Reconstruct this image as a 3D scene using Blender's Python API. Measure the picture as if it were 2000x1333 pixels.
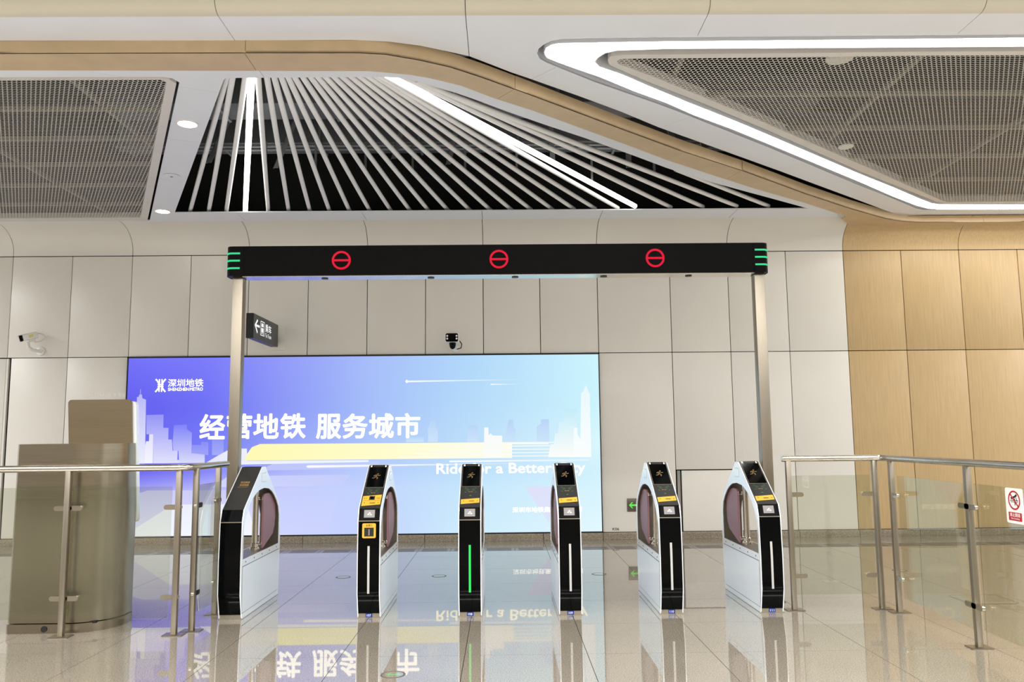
import bpy, bmesh, math, random
import numpy as np
from mathutils import Vector, Matrix
random.seed(7)
S = bpy.context.scene
for o in list(bpy.data.objects): bpy.data.objects.remove(o)

# ------------------------------------------------------------------ camera
F_PX, PITCH, ROLL, YAW, HC = 1600.0, 0.115158, -0.0099648, 0.0122262, 1.40
cy, sy, cp, sp = math.cos(YAW), math.sin(YAW), math.cos(PITCH), math.sin(PITCH)
fw = Vector((sy*cp, cy*cp, sp)); rt = Vector((cy, -sy, 0)); up = rt.cross(fw)
cr, sr = math.cos(ROLL), math.sin(ROLL)
r2 = cr*rt + sr*up; u2 = -sr*rt + cr*up
cam = bpy.data.objects.new('camera', bpy.data.cameras.new('camera'))
S.collection.objects.link(cam)
cam.data.sensor_width = 36.0; cam.data.lens = F_PX/2000*36
cam.matrix_world = Matrix(((r2.x, u2.x, -fw.x, 0), (r2.y, u2.y, -fw.y, 0), (r2.z, u2.z, -fw.z, HC), (0, 0, 0, 1)))
cam.data.clip_end = 200
S.camera = cam
# ------------------------------------------------------------------ world, exposure
W = bpy.data.worlds.new('hall_ambient'); S.world = W; W.use_nodes = True
W.node_tree.nodes['Background'].inputs[0].default_value = (1.0, 0.985, 0.965, 1)
W.node_tree.nodes['Background'].inputs[1].default_value = 1.05
S.view_settings.view_transform = 'Standard'; S.view_settings.look = 'None'
S.view_settings.exposure = 0.0; S.view_settings.gamma = 1.0; S.view_settings.use_curve_mapping = False
# the concourse's own lamp rows above and behind the photographer
def area(name, loc, sx, sy_, energy, col=(.99, .985, .98), spread=180):
    l = bpy.data.lights.new(name, 'AREA'); l.shape = 'RECTANGLE'; l.size = sx; l.size_y = sy_
    l.energy = energy; l.color = col; l.spread = math.radians(spread)
    o = bpy.data.objects.new(name, l); S.collection.objects.link(o); o.location = loc
    return o
for yy in (2.4, 0.2, -2.4, -5.0):               # louvred rows, light thrown downwards
    area('unseen_lamp', (0, yy, 4.93), 20, 0.40, 700, spread=158)
for xx in (-10.5, 11.5):                             # unseen side lamps, added to brighten walls and floor
    area('unseen_lamp', (xx, 8.2, 4.25), 2.5, 4.0, 330)

# ------------------------------------------------------------------ materials
def lin(c):
    c = c/255.0
    return c/12.92 if c <= .04045 else ((c+.055)/1.055)**2.4
def rgb(*c): return (lin(c[0]), lin(c[1]), lin(c[2]), 1)
def nn(t, k, **kw):
    n = t.nodes.new(k)
    for a, v in kw.items(): setattr(n, a, v)
    return n
def pmat(name, c, rough=.5, metal=0, ior=1.5, var=.04, scale=6, bump=0, stretch=(1, 1, 1), coat=0, detail=4, spec=.5):
    m = bpy.data.materials.new(name); m.use_nodes = True; t = m.node_tree
    b = t.nodes['Principled BSDF']
    b.inputs['Roughness'].default_value = rough; b.inputs['Metallic'].default_value = metal
    b.inputs['IOR'].default_value = ior; b.inputs['Coat Weight'].default_value = coat; b.inputs['Specular IOR Level'].default_value = spec
    tc = nn(t, 'ShaderNodeTexCoord'); mp = nn(t, 'ShaderNodeMapping'); mp.inputs['Scale'].default_value = stretch
    nz = nn(t, 'ShaderNodeTexNoise'); nz.inputs['Scale'].default_value = scale; nz.inputs['Detail'].default_value = detail
    t.links.new(tc.outputs['Object'], mp.inputs[0]); t.links.new(mp.outputs[0], nz.inputs['Vector'])
    rp = nn(t, 'ShaderNodeValToRGB'); col = rgb(*c)
    rp.color_ramp.elements[0].position = .3; rp.color_ramp.elements[1].position = .7
    rp.color_ramp.elements[0].color = tuple(x*(1-var) for x in col[:3])+(1,)
    rp.color_ramp.elements[1].color = tuple(min(1, x*(1+var)) for x in col[:3])+(1,)
    t.links.new(nz.outputs['Fac'], rp.inputs[0]); t.links.new(rp.outputs[0], b.inputs['Base Color'])
    if bump:
        bp = nn(t, 'ShaderNodeBump'); bp.inputs['Strength'].default_value = bump; bp.inputs['Distance'].default_value = .002
        t.links.new(nz.outputs['Fac'], bp.inputs['Height']); t.links.new(bp.outputs[0], b.inputs['Normal'])
    return m
def emat(name, c, strength, sample=True):
    m = bpy.data.materials.new(name); m.use_nodes = True; t = m.node_tree
    t.nodes.remove(t.nodes['Principled BSDF'])
    e = nn(t, 'ShaderNodeEmission'); e.inputs[0].default_value = rgb(*c); e.inputs[1].default_value = strength
    t.links.new(e.outputs[0], t.nodes['Material Output'].inputs[0])
    if not sample: m.cycles.emission_sampling = 'NONE'
    return m
M = {}
M['white'] = pmat('white_painted_panel', (226, 222, 213), .34, var=.012, scale=2)
M['ceil'] = pmat('white_ceiling_panel', (228, 231, 237), .45, var=.012, scale=2)
M['ceiledge'] = pmat('shaded_ceiling_edge', (208, 202, 184), .5, var=.012, scale=2)  # ceiling panel colour darkened and warmed, the edge's shade put into it
M['woodw'] = pmat('oak_veneer', (194, 166, 120), .42, var=.08, scale=5, stretch=(9, 9, .5), detail=8)
M['woodc'] = pmat('oak_veneer_band', (196, 172, 136), .45, var=.07, scale=5, stretch=(1, 1, 1), detail=8)
M['dark'] = pmat('dark_recess', (16, 15, 14), .9)
M['plenum'] = pmat('black_plenum', (9, 9, 9), .9)
M['duct'] = pmat('grey_duct', (80, 82, 86), .6)
M['strut'] = pmat('galvanised_strut', (120, 122, 124), .5, metal=.4)
M['steel'] = pmat('brushed_steel', (158, 149, 134), .36, metal=1, var=.06, scale=8, stretch=(60, 60, 1))
M['steelh'] = pmat('polished_steel', (205, 198, 186), .16, metal=1, var=.03, scale=8)
M['kiosk'] = pmat('brushed_steel_sheet', (158, 148, 130), .27, metal=1, var=.07, scale=3, stretch=(1, 1, 40))
M['kioskback'] = pmat('bronze_tinted_steel', (138, 126, 104), .42, metal=1, var=.04, scale=3, stretch=(1, 1, 30))
M['black'] = pmat('black_gloss', (4, 5, 6), .08, var=.2, spec=.12)
M['blackm'] = pmat('black_satin', (8, 7, 6), .45, var=.1, spec=.06)
M['greym'] = pmat('dark_grey_satin', (44, 44, 42), .38, var=.06, spec=.3)
M['gatew'] = pmat('white_gate_paint', (246, 250, 254), .20, metal=.35, var=.01)
M['gatei'] = pmat('brown_grey_metal', (104, 96, 86), .38, metal=.7)
M['seam'] = pmat('dark_seam', (40, 44, 50), .7)
M['plinth'] = pmat('plinth_steel', (178, 170, 154), .35, metal=.8)
M['mauve'] = pmat('mauve_flap', (138, 98, 104), .42, var=.03)
M['yellow'] = pmat('yellow_sticker', (226, 170, 52), .5, var=.03)
M['bluelab'] = pmat('blue_label', (24, 52, 140), .4)
M['whitep'] = pmat('white_print', (235, 235, 230), .6)
M['tanp'] = pmat('tan_print', (112, 90, 54), .6)
M['greenp'] = pmat('green_print', (70, 120, 80), .6)
M['blackp'] = pmat('black_print', (14, 14, 14), .6)
M['greyp'] = pmat('grey_print', (150, 146, 138), .6)
M['lgreyp'] = pmat('pale_grey_print', (172, 166, 156), .6)
M['markg'] = pmat('green_floor_print', (112, 176, 104), .06, ior=2.2)
M['goldp'] = pmat('gold_print', (176, 142, 84), .6)
M['paley'] = pmat('pale_yellow_sticker', (232, 214, 110), .5)
M['redp'] = pmat('red_print', (178, 22, 38), .45)
M['tube'] = pmat('white_tube', (240, 240, 240), .4, var=.02)
M['mesh'] = pmat('grey_white_mesh', (214, 210, 202), .5, var=.02)
M['rail'] = pmat('mesh_support_rail', (112, 108, 96), .6)
M['frame'] = pmat('mesh_frame', (214, 210, 204), .45, var=.02)
M['camw'] = pmat('white_plastic', (232, 230, 226), .4)
M['signd'] = pmat('dark_sign_box', (74, 74, 70), .45, var=.03)
M['hatch'] = pmat('hatch_line', (90, 84, 74), .5)
M['led_on'] = emat('green_light', (70, 235, 110), 1.1, False)
M['led_off'] = pmat('unlit_light_bar', (186, 184, 180), .5)
M['mint'] = emat('mint_light', (70, 225, 150), 1.0, False)
M['red'] = emat('red_light', (232, 36, 62), 1.0, False)
M['scan'] = emat('scanner_window', (205, 198, 192), .9, False)
M['scanhot'] = emat('scanner_spot', (255, 250, 240), 1.6, False)
M['light'] = emat('luminous_diffuser', (255, 253, 248), 15)
M['ledt'] = emat('luminous_tube', (255, 252, 240), 8)
M['down'] = emat('downlight_glow', (255, 250, 242), 30.0)
M['swhite'] = emat('screen_white', (255, 254, 248), 1.7, False)
M['scream'] = emat('screen_cream', (255, 252, 226), 1.45, False)
M['sgreen'] = emat('sign_green', (110, 235, 90), 1.0, False)
M['signw'] = emat('sign_white', (248, 250, 250), 1.0, False)

def granite(name, base, rough, ior, spk=.16):
    m = bpy.data.materials.new(name); m.use_nodes = True; t = m.node_tree; b = t.nodes['Principled BSDF']
    b.inputs['Roughness'].default_value = rough; b.inputs['IOR'].default_value = ior
    g = nn(t, 'ShaderNodeNewGeometry')
    n1 = nn(t, 'ShaderNodeTexNoise'); n1.inputs['Scale'].default_value = 130; n1.inputs['Detail'].default_value = 3
    n2 = nn(t, 'ShaderNodeTexNoise'); n2.inputs['Scale'].default_value = 1.3; n2.inputs['Detail'].default_value = 2
    t.links.new(g.outputs['Position'], n1.inputs['Vector']); t.links.new(g.outputs['Position'], n2.inputs['Vector'])
    r1 = nn(t, 'ShaderNodeValToRGB'); c = rgb(*base)
    r1.color_ramp.elements[0].position = .34; r1.color_ramp.elements[1].position = .66
    r1.color_ramp.elements[0].color = tuple(x*(1-spk*1.7) for x in c[:3])+(1,)
    r1.color_ramp.elements[1].color = tuple(min(1, x*(1+spk)) for x in c[:3])+(1,)
    mx = nn(t, 'ShaderNodeMixRGB', blend_type='MULTIPLY'); mx.inputs[0].default_value = .25
    t.links.new(n1.outputs['Fac'], r1.inputs[0]); t.links.new(r1.outputs[0], mx.inputs[1]); t.links.new(n2.outputs['Fac'], mx.inputs[2])
    t.links.new(mx.outputs[0], b.inputs['Base Color'])
    return m
M['floor'] = granite('polished_granite', (158, 149, 134), .015, 3.0, .24)
M['hall'] = pmat('light_block_tone', (128, 120, 108), .5, var=.03)  # mid tone of the added light-blocking wall
M['drain'] = granite('drain_cover_steel', (112, 106, 96), .22, 1.6, .1)
M['skirt'] = granite('skirting_granite', (150, 138, 118), .25, 1.5, .3)
M['grout'] = pmat('grout', (58, 54, 48), .8)

def glassmat():
    m = bpy.data.materials.new('tinted_glass'); m.use_nodes = True; t = m.node_tree
    t.nodes.remove(t.nodes['Principled BSDF'])
    tr = nn(t, 'ShaderNodeBsdfTransparent'); gl = nn(t, 'ShaderNodeBsdfGlossy'); gl.inputs['Roughness'].default_value = .01
    fr = nn(t, 'ShaderNodeFresnel'); ge = nn(t, 'ShaderNodeNewGeometry'); ma = nn(t, 'ShaderNodeMath', operation='MULTIPLY_ADD')
    ma.inputs[1].default_value = 1/1.9-1.9; ma.inputs[2].default_value = 1.9      # the node inverts the index on back faces
    t.links.new(ge.outputs['Backfacing'], ma.inputs[0]); t.links.new(ma.outputs[0], fr.inputs[0])
    nz = nn(t, 'ShaderNodeTexNoise'); nz.inputs['Scale'].default_value = 2
    rp = nn(t, 'ShaderNodeValToRGB'); rp.color_ramp.elements[0].color = (.93, .95, .90, 1); rp.color_ramp.elements[1].color = (.95, .965, .915, 1)
    t.links.new(nz.outputs[0], rp.inputs[0]); t.links.new(rp.outputs[0], tr.inputs[0])
    mx = nn(t, 'ShaderNodeMixShader'); t.links.new(fr.outputs[0], mx.inputs[0])
    t.links.new(tr.outputs[0], mx.inputs[1]); t.links.new(gl.outputs[0], mx.inputs[2])
    t.links.new(mx.outputs[0], t.nodes['Material Output'].inputs[0])
    return m
M['glass'] = glassmat()
def vcolmat(name, strength):
    m = bpy.data.materials.new(name); m.use_nodes = True; t = m.node_tree
    t.nodes.remove(t.nodes['Principled BSDF'])
    a = nn(t, 'ShaderNodeVertexColor', layer_name='print'); e = nn(t, 'ShaderNodeEmission'); e.inputs[1].default_value = strength
    t.links.new(a.outputs[0], e.inputs[0]); t.links.new(e.outputs[0], t.nodes['Material Output'].inputs[0])
    return m
M['print'] = vcolmat('backlit_print', 1.0)
M['print2'] = vcolmat('backlit_print_layer', 1.0); M['print2'].cycles.emission_sampling = 'NONE'

# ------------------------------------------------------------------ builders
ORG = {}                                             # object -> world origin of its local frame
def link(o, parent=None):
    S.collection.objects.link(o)
    if parent is not None: o.parent = parent
def tag(o, label, cat, group=None, kind=None):
    if label: o['label'] = label
    if cat: o['category'] = cat
    if group: o['group'] = group
    if kind: o['kind'] = kind
    return o
def thing(name, loc, label=None, cat=None, group=None, kind=None):
    o = bpy.data.objects.new(name, None); o.empty_display_size = .1; o.location = loc
    link(o); ORG[o] = Vector(loc); return tag(o, label, cat, group, kind)
class MB:
    def __init__(s): s.bm = bmesh.new()
    def quadset(s, verts, faces):
        vs = [s.bm.verts.new(v) for v in verts]
        for f in faces:
            try: s.bm.faces.new([vs[i] for i in f])
            except ValueError: pass
        return vs
    def box(s, x0, x1, y0, y1, z0, z1, bevel=0, seg=2, mat=None):
        b = bmesh.new(); bmesh.ops.create_cube(b, size=1)
        for v in b.verts: v.co = ((x0+x1)/2+v.co.x*(x1-x0), (y0+y1)/2+v.co.y*(y1-y0), (z0+z1)/2+v.co.z*(z1-z0))
        if bevel: bmesh.ops.bevel(b, geom=list(b.edges), offset=bevel, segments=seg, affect='EDGES', profile=.5)
        s.merge(b, mat); return s
    def merge(s, b, mat=None):
        if mat is not None: b.transform(mat)
        me = bpy.data.meshes.new('t'); b.to_mesh(me); b.free(); s.bm.from_mesh(me); bpy.data.meshes.remove(me)
    def prism(s, pts, f, a, b):                      # pts 2-D outline, f(u,v,w) -> point, swept from w=a to w=b
        n = len(pts)
        V = [f(u, v, a) for u, v in pts]+[f(u, v, b) for u, v in pts]
        F = [list(range(n))[::-1], list(range(n, 2*n))]+[[i, (i+1) % n, n+(i+1) % n, n+i] for i in range(n)]
        s.quadset(V, F); return s
    def cyl(s, p0, p1, r, n=16, r1=None, caps=True):
        p0, p1 = Vector(p0), Vector(p1); r1 = r if r1 is None else r1
        d = (p1-p0).normalized(); a = d.orthogonal().normalized(); c = d.cross(a)
        V = []
        for p, q in ((p0, r), (p1, r1)):
            V += [p+(a*math.cos(2*math.pi*i/n)+c*math.sin(2*math.pi*i/n))*q for i in range(n)]
        F = [[i, (i+1) % n, n+(i+1) % n, n+i] for i in range(n)]
        if caps: F += [list(range(n))[::-1], list(range(n, 2*n))]
        s.quadset(V, F); return s
    def tube(s, path, r, n=12):
        path = [Vector(p) for p in path]; rings = []; prev = None
        for i, p in enumerate(path):
            d = (path[min(i+1, len(path)-1)]-path[max(i-1, 0)]).normalized()
            a = (prev-d*prev.dot(d)).normalized() if prev is not None else d.orthogonal().normalized()
            prev = a; c = d.cross(a)
            rings.append([p+(a*math.cos(2*math.pi*k/n)+c*math.sin(2*math.pi*k/n))*r for k in range(n)])
        V = [v for g in rings for v in g]; F = []
        for i in range(len(path)-1):
            F += [[i*n+k, i*n+(k+1) % n, (i+1)*n+(k+1) % n, (i+1)*n+k] for k in range(n)]
        F += [list(range(n))[::-1], [(len(path)-1)*n+k for k in range(n)]]
        s.quadset(V, F); return s
    def lathe(s, c, prof, n=24, axis='z'):            # prof: (radius, height)
        c = Vector(c); V = []
        for r, h in prof:
            for k in range(n):
                a = 2*math.pi*k/n
                V.append(c+(Vector((r*math.cos(a), r*math.sin(a), h)) if axis == 'z' else Vector((r*math.cos(a), h, r*math.sin(a)))))
        m = len(prof)
        F = [[i*n+k, i*n+(k+1) % n, (i+1)*n+(k+1) % n, (i+1)*n+k] for i in range(m-1) for k in range(n)]
        F += [list(range(n))[::-1], [(m-1)*n+k for k in range(n)]]
        s.quadset(V, F); return s
    def build(s, name, mat, parent=None, smooth=None, label=None, fix=True):
        if fix: bmesh.ops.recalc_face_normals(s.bm, faces=list(s.bm.faces))
        off = ORG.get(parent, Vector((0, 0, 0)))
        if parent is not None and off.length: bmesh.ops.translate(s.bm, verts=list(s.bm.verts), vec=-off)
        me = bpy.data.meshes.new(name); s.bm.to_mesh(me); s.bm.free()
        me.materials.append(mat)
        if smooth is not None:
            me.polygons.foreach_set('use_smooth', [True]*len(me.polygons)); me.set_sharp_from_angle(angle=math.radians(smooth))
        o = bpy.data.objects.new(name, me); link(o, parent); ORG[o] = off
        if label: o['label'] = label
        return o
def Q(name, mat, parent, *boxes, bevel=0, smooth=None, label=None):
    m = MB()
    for b in boxes: m.box(*b, bevel=bevel)
    return m.build(name, mat, parent, smooth=smooth if smooth is not None else (35 if bevel else None), label=label)

def fill_bm(outline, holes, z):
    b = bmesh.new(); E = []
    for lp in [outline]+list(holes):
        vs = [b.verts.new((p[0], p[1], z)) for p in lp]
        E += [b.edges.new((vs[i], vs[(i+1) % len(vs)])) for i in range(len(vs))]
    bmesh.ops.triangle_fill(b, use_beauty=True, edges=E, normal=(0, 0, 1))
    return b
def cut(pieces, p, n, gap=.006, where=None):
    out = []; p = Vector((p[0], p[1], 0)); n = Vector((n[0], n[1], 0)).normalized()
    for b in pieces:
        if where is not None:
            c = sum((f.calc_center_median()*f.calc_area() for f in b.faces), Vector())/max(1e-9, sum(f.calc_area() for f in b.faces))
            if not where(c): out.append(b); continue
        for sgn in (1, -1):
            k = b.copy()
            bmesh.ops.bisect_plane(k, geom=list(k.verts)+list(k.edges)+list(k.faces), plane_co=p+n*gap/2*sgn, plane_no=n*sgn, clear_inner=True)
            if k.faces: out.append(k)
            else: k.free()
        b.free()
    return out
def finish(pieces, th, name, mat, parent):
    res = []
    for b in pieces:
        r = bmesh.ops.extrude_face_region(b, geom=list(b.faces))
        bmesh.ops.translate(b, verts=[v for v in r['geom'] if isinstance(v, bmesh.types.BMVert)], vec=(0, 0, th))
        m = MB(); m.merge(b); res.append(m.build(name, mat, parent))
    return res

def text(name, s, org, right, upv, w, h, mat, parent, bold=0.0, label=None):
    """letters fitted to a w x h box whose lower left corner is org"""
    cu = bpy.data.curves.new('t', 'FONT'); cu.body = s; cu.size = 1;  cu.extrude = 0; cu.resolution_u = 3
    o = bpy.data.objects.new('t', cu); S.collection.objects.link(o)
    dg = bpy.context.evaluated_depsgraph_get(); me = bpy.data.meshes.new_from_object(o.evaluated_get(dg))
    bpy.data.objects.remove(o); bpy.data.curves.remove(cu)
    co = np.zeros(len(me.vertices)*3); me.vertices.foreach_get('co', co); co = co.reshape(-1, 3)
    lo, hi = co.min(0), co.max(0); u = (co[:, 0]-lo[0])/max(1e-6, hi[0]-lo[0])*w; v = (co[:, 1]-lo[1])/max(1e-6, hi[1]-lo[1])*h
    off = ORG.get(parent, Vector((0, 0, 0))); O = np.array(Vector(org)-off); R = np.array(Vector(right).normalized()); U = np.array(Vector(upv).normalized())
    P = O+u[:, None]*R+v[:, None]*U
    if bold:                                         # heavier weight: the strokes widened by shifted copies
        fc = [list(p.vertices) for p in me.polygons]; bw = bold*h*1.0; n = len(P); PV = []; PF = []
        for k in range(8):
            PV += (P+bw*math.cos(k*math.pi/4)*R+bw*math.sin(k*math.pi/4)*U-np.cross(R, U)*-.00004*k).tolist(); PF += [[i+n*k for i in f] for f in fc]
        bpy.data.meshes.remove(me); me = bpy.data.meshes.new(name); me.from_pydata(PV, [], PF)
    else: me.vertices.foreach_set('co', P.ravel())
    me.name = name; me.materials.clear(); me.materials.append(mat)
    q = bpy.data.objects.new(name, me); link(q, parent); ORG[q] = off
    if label: q['label'] = label
    return q
XR, ZU, YB = (1, 0, 0), (0, 0, 1), (0, 1, 0)
fXZ = lambda u, v, w: (u, w, v)                      # outline in X-Z, swept along Y
fYZ = lambda u, v, w: (w, u, v)                      # outline in Y-Z, swept along X
fXY = lambda u, v, w: (u, v, w)
def ring(c, r0, r1, f, a, b, m, n=32):
    V = []
    for w in (a, b):
        for r in (r0, r1): V += [f(c[0]+r*math.cos(2*math.pi*k/n), c[1]+r*math.sin(2*math.pi*k/n), w) for k in range(n)]
    F = []
    for k in range(n):
        j = (k+1) % n
        F += [[k, j, n+j, n+k], [2*n+k, 3*n+k, 3*n+j, 2*n+j], [k, 2*n+k, 2*n+j, j], [n+k, n+j, 3*n+j, 3*n+k]]
    m.quadset(V, F)
def capsule(x0, x1, z, r, n=8):
    p = [(x1+r*math.sin(math.pi*i/n), z-r*math.cos(math.pi*i/n)) for i in range(n+1)]
    return p+[(x0-r*math.sin(math.pi*i/n), z+r*math.cos(math.pi*i/n)) for i in range(n+1)]
def rrect(x0, x1, y0, y1, r, n=5):
    p = []
    for cx, cy_, a0 in ((x1-r, y1-r, 0), (x0+r, y1-r, 90), (x0+r, y0+r, 180), (x1-r, y0+r, 270)):
        p += [(cx+r*math.cos(math.radians(a0+90*i/n)), cy_+r*math.sin(math.radians(a0+90*i/n))) for i in range(n+1)]
    return p

# ================================================================== FLOOR
COLS = [-9.24, -8.425, -7.6, -6.78, -5.958, -5.131, -4.318, -3.51, -2.685, -1.866, -1.058, -.257, .532, 1.335, 2.351, 3.167, 3.988, 4.804, 5.62, 6.442, 7.27, 8.09, 8.91, 9.73]
fl = thing('floor', (0, 0, 0), kind='structure')
Q('floor_base', M['grout'], fl, (-14, 14, -8, 12.5, -.25, -.012))
rows = [2.05, 2.9, 3.75, 4.6, 5.46, 6.305, 7.17, 8.02, 8.905, 9.81, 10.25]
for i in range(len(COLS)-1):
    for j in range(len(rows)-1):
        Q('tile', M['floor'], fl, (COLS[i]+.002, COLS[i+1]-.002, rows[j]+.002, rows[j+1]-.002, -.02, 0))
    Q('tile', M['floor'], fl, (COLS[i]+.002, COLS[i+1]-.002, 10.572, 11.23, -.02, 0))
    n = 3 if COLS[i+1]-COLS[i] > .9 else 2
    wd = (COLS[i+1]-COLS[i])/n
    for k in range(n):                               # slotted drain covers along the wall
        a = COLS[i]+k*wd; m = MB()
        for q in range(4):
            y0 = 10.254+q*.084; m.box(a+.002, a+wd-.002, y0, y0+.046 if q < 3 else 10.568, -.02, -.001)
        m.box(a+.002, a+.045, 10.254, 10.568, -.02, -.0005); m.box(a+wd-.045, a+wd-.002, 10.254, 10.568, -.02, -.0005)
        m.build('drain_cover', M['drain'], fl)
Q('floor_slab', M['floor'], fl, (-14, 14, -8, 2.046, -.02, 0), (-14, -9.242, 2.05, 12.4, -.02, 0), (9.732, 14, 2.05, 12.4, -.02, 0))

# ================================================================== BACK WALL
YW = 11.25
wl = thing('wall_back', (0, YW, 0), kind='structure')
Q('backing', M['dark'], wl, (-14, 14, 11.30, 11.6, 0, 6.2))
G = .005
def wpanel(x0, x1, z0, z1, mat, name='panel'):
    return Q(name, mat, wl, (x0+G, x1-G, YW, YW+.04, z0+G, z1-G), bevel=.002)
cove = [(YW, 3.945), (YW, 4.0), (11.243, 4.05), (11.222, 4.105), (11.185, 4.165), (11.13, 4.22), (11.05, 4.272), (10.95, 4.306), (10.85, 4.32)]
cove2 = [(y+.012, z+.014) for y, z in cove]
for i in range(len(COLS)-1):
    x0, x1 = COLS[i], COLS[i+1]; wood = x0 > 4.7
    mt = M['woodw'] if wood else M['white']
    wpanel(x0, x1, 2.525, 3.94, mt, 'wood_panel' if wood else 'panel')
    if -5.2 < x0 < 1.3: continue
    if abs(x0-2.351) < .01: wpanel(x0, x1, .915, 2.525, mt)
    elif abs(x0+6.78) < .01: wpanel(x0+.055, x1, .092, 2.525, mt)
    elif abs(x0+7.6) < .01: continue
    else: wpanel(x0, x1, .092, 2.525, mt, 'wood_panel' if wood else 'panel')
cj = [-9.24, -8.425, -6.78, -5.131, -3.51, -1.866, -.257, 1.335, 3.167, 4.804, 6.442, 8.09, 9.73]
for i in range(len(cj)-1):
    pts = cove+cove2[::-1]
    MB().prism(pts, fYZ, cj[i]+G*.8, cj[i+1]-G*.8).build('cove_panel', M['woodw'] if cj[i] > 4.7 else M['white'], wl, smooth=40)
Q('panel', M['white'], wl, (-14, -9.25, YW, YW+.04, .092, 4.3)); Q('wood_panel', M['woodw'], wl, (9.74, 14, YW, YW+.04, .092, 4.3))
d1 = thing('door_1', (-7.2, YW, .09), kind='structure')
Q('door_leaf', M['white'], d1, (-7.595, -6.79, YW, YW+.04, .097, 2.515), bevel=.002)
Q('jamb', M['white'], d1, (-6.785, -6.757, YW, YW+.04, .097, 2.515))
d2 = thing('door_2', (2.8, YW, .09), kind='structure')
Q('door_leaf', M['white'], d2, (2.428, 3.162, YW, YW+.04, .097, .905), bevel=.002)
Q('jamb', M['greyp'], d2, (2.37, 2.41, YW+.015, YW+.04, .097, .905))
bb = thing('baseboard_back', (0, 11.23, 0), kind='structure')
for i in range(len(COLS)-1):
    Q('skirting_stone', M['skirt'], bb, (COLS[i]+.003, COLS[i+1]-.003, 11.212, 11.30, 0, .09), bevel=.003)

wf = thing('wall_light_block', (0, -8, 0), kind='structure')  # unseen wall, added to block world light from behind the camera
Q('light_block_slab', M['hall'], wf, (-14, 14, -8.2, -8.0, 0, 5.0))
# ================================================================== CEILING
Z1, Z2, ZW = 4.32, 4.345, 4.25
OPEN = [(-4.235, 10.42), (-2.26, 6.443), (-2.232, 6.409), (-.986, 6.403), (-.801, 6.425), (-.682, 6.489), (-.544, 6.601), (-.378, 6.722), (-.208, 6.874), (.062, 7.134), (.426, 7.459), (.824, 7.799), (1.418, 8.346), (1.818, 8.727), (2.354, 9.183), (2.923, 9.604), (3.33, 9.902), (4.03, 10.42)]
WIN = [(-14, 6.06), (-3.867, 6.101), (-1.027, 6.143), (-.714, 6.211), (-.558, 6.278), (-.319, 6.42), (-.05, 6.674), (.286, 6.943), (.782, 7.393), (1.345, 7.904), (1.724, 8.262), (2.41, 8.836), (2.984, 9.306), (3.818, 9.932), (4.3, 10.332), (4.578, 10.564)]
WOUT = [(-14, 5.816), (-3.695, 5.816), (-1.886, 5.821), (-1.052, 5.828), (-.85, 5.856), (-.607, 5.954), (-.381, 6.074), (-.148, 6.254), (.1, 6.466), (.23, 6.578), (.698, 6.994), (1.226, 7.465), (1.825, 7.986), (2.636, 8.628), (3.668, 9.525), (4.465, 10.167), (4.858, 10.457), (5.15, 10.67), (5.35, 10.78), (5.56, 10.86), (5.767, 10.90), (6.2, 10.905), (7.171, 10.9), (14, 10.9)]
UEDGE = [(-14, 5.80), (-3.698, 5.811), (-2.193, 5.822), (-1.111, 5.822), (-.83, 5.85), (-.604, 5.915), (-.239, 6.09), (.1, 6.388), (.228, 6.486), (.687, 6.856), (1.12, 7.221), (1.532, 7.604), (2.112, 8.082), (2.54, 8.437), (3.173, 8.96), (3.821, 9.508), (4.812, 10.342), (5.18, 10.66), (5.33, 10.775), (5.477, 10.86), (5.675, 10.9), (14, 10.90)]
XE = 8.6
HOLE = [(XE, 5.755), (3.919, 5.773), (2.578, 5.784), (1.239, 5.794), (1.044, 5.798), (.667, 5.805), (.465, 5.814), (.386, 5.844), (.335, 5.901), (.299, 5.964), (.292, 6.04), (.314, 6.135), (.372, 6.203), (.463, 6.284), (.793, 6.567), (1.373, 7.003), (1.608, 7.187), (1.965, 7.487), (2.769, 8.16), (4.318, 9.514), (4.972, 10.058), (5.5, 10.522), (5.622, 10.592), (5.785, 10.608), (6.996, 10.605), (XE, 10.605)]
LOUT = [(XE-.1, 5.83), (3.976, 5.86), (2.619, 5.881), (1.26, 5.896), (1.062, 5.899), (.452, 5.917), (.397, 5.942), (.361, 5.988), (.351, 6.061), (.358, 6.107), (.379, 6.16), (.453, 6.222), (.633, 6.362), (.834, 6.507), (1.161, 6.791), (1.498, 7.052), (1.799, 7.325), (2.255, 7.684), (2.753, 8.106), (4.276, 9.417), (4.954, 10.018), (5.458, 10.436), (5.705, 10.598), (5.858, 10.641), (7.032, 10.659), (XE-.1, 10.66)]
LIN = [(XE-.3, 5.99), (4.064, 5.998), (2.671, 6.006), (1.282, 6.011), (1.126, 6.023), (.909, 6.034), (.819, 6.08), (.771, 6.161), (.756, 6.229), (.803, 6.315), (.908, 6.39), (1.016, 6.467), (1.236, 6.661), (1.703, 7.055), (1.897, 7.21), (2.266, 7.511), (2.671, 7.855), (4.149, 9.123), (4.773, 9.637), (5.307, 10.097), (5.613, 10.344), (5.729, 10.397), (6.89, 10.436), (XE-.3, 10.436)]
PAN = [(XE-.4, 6.02), (4.08, 6.026), (3.196, 6.03), (1.291, 6.057), (1.131, 6.056), (.939, 6.062), (.871, 6.082), (.852, 6.12), (.856, 6.168), (.872, 6.223), (.903, 6.257), (1.212, 6.526), (1.823, 7.009), (2.611, 7.67), (4.069, 8.944), (5.61, 10.201), (5.772, 10.279), (6.791, 10.284), (XE-.4, 10.284)]
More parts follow.
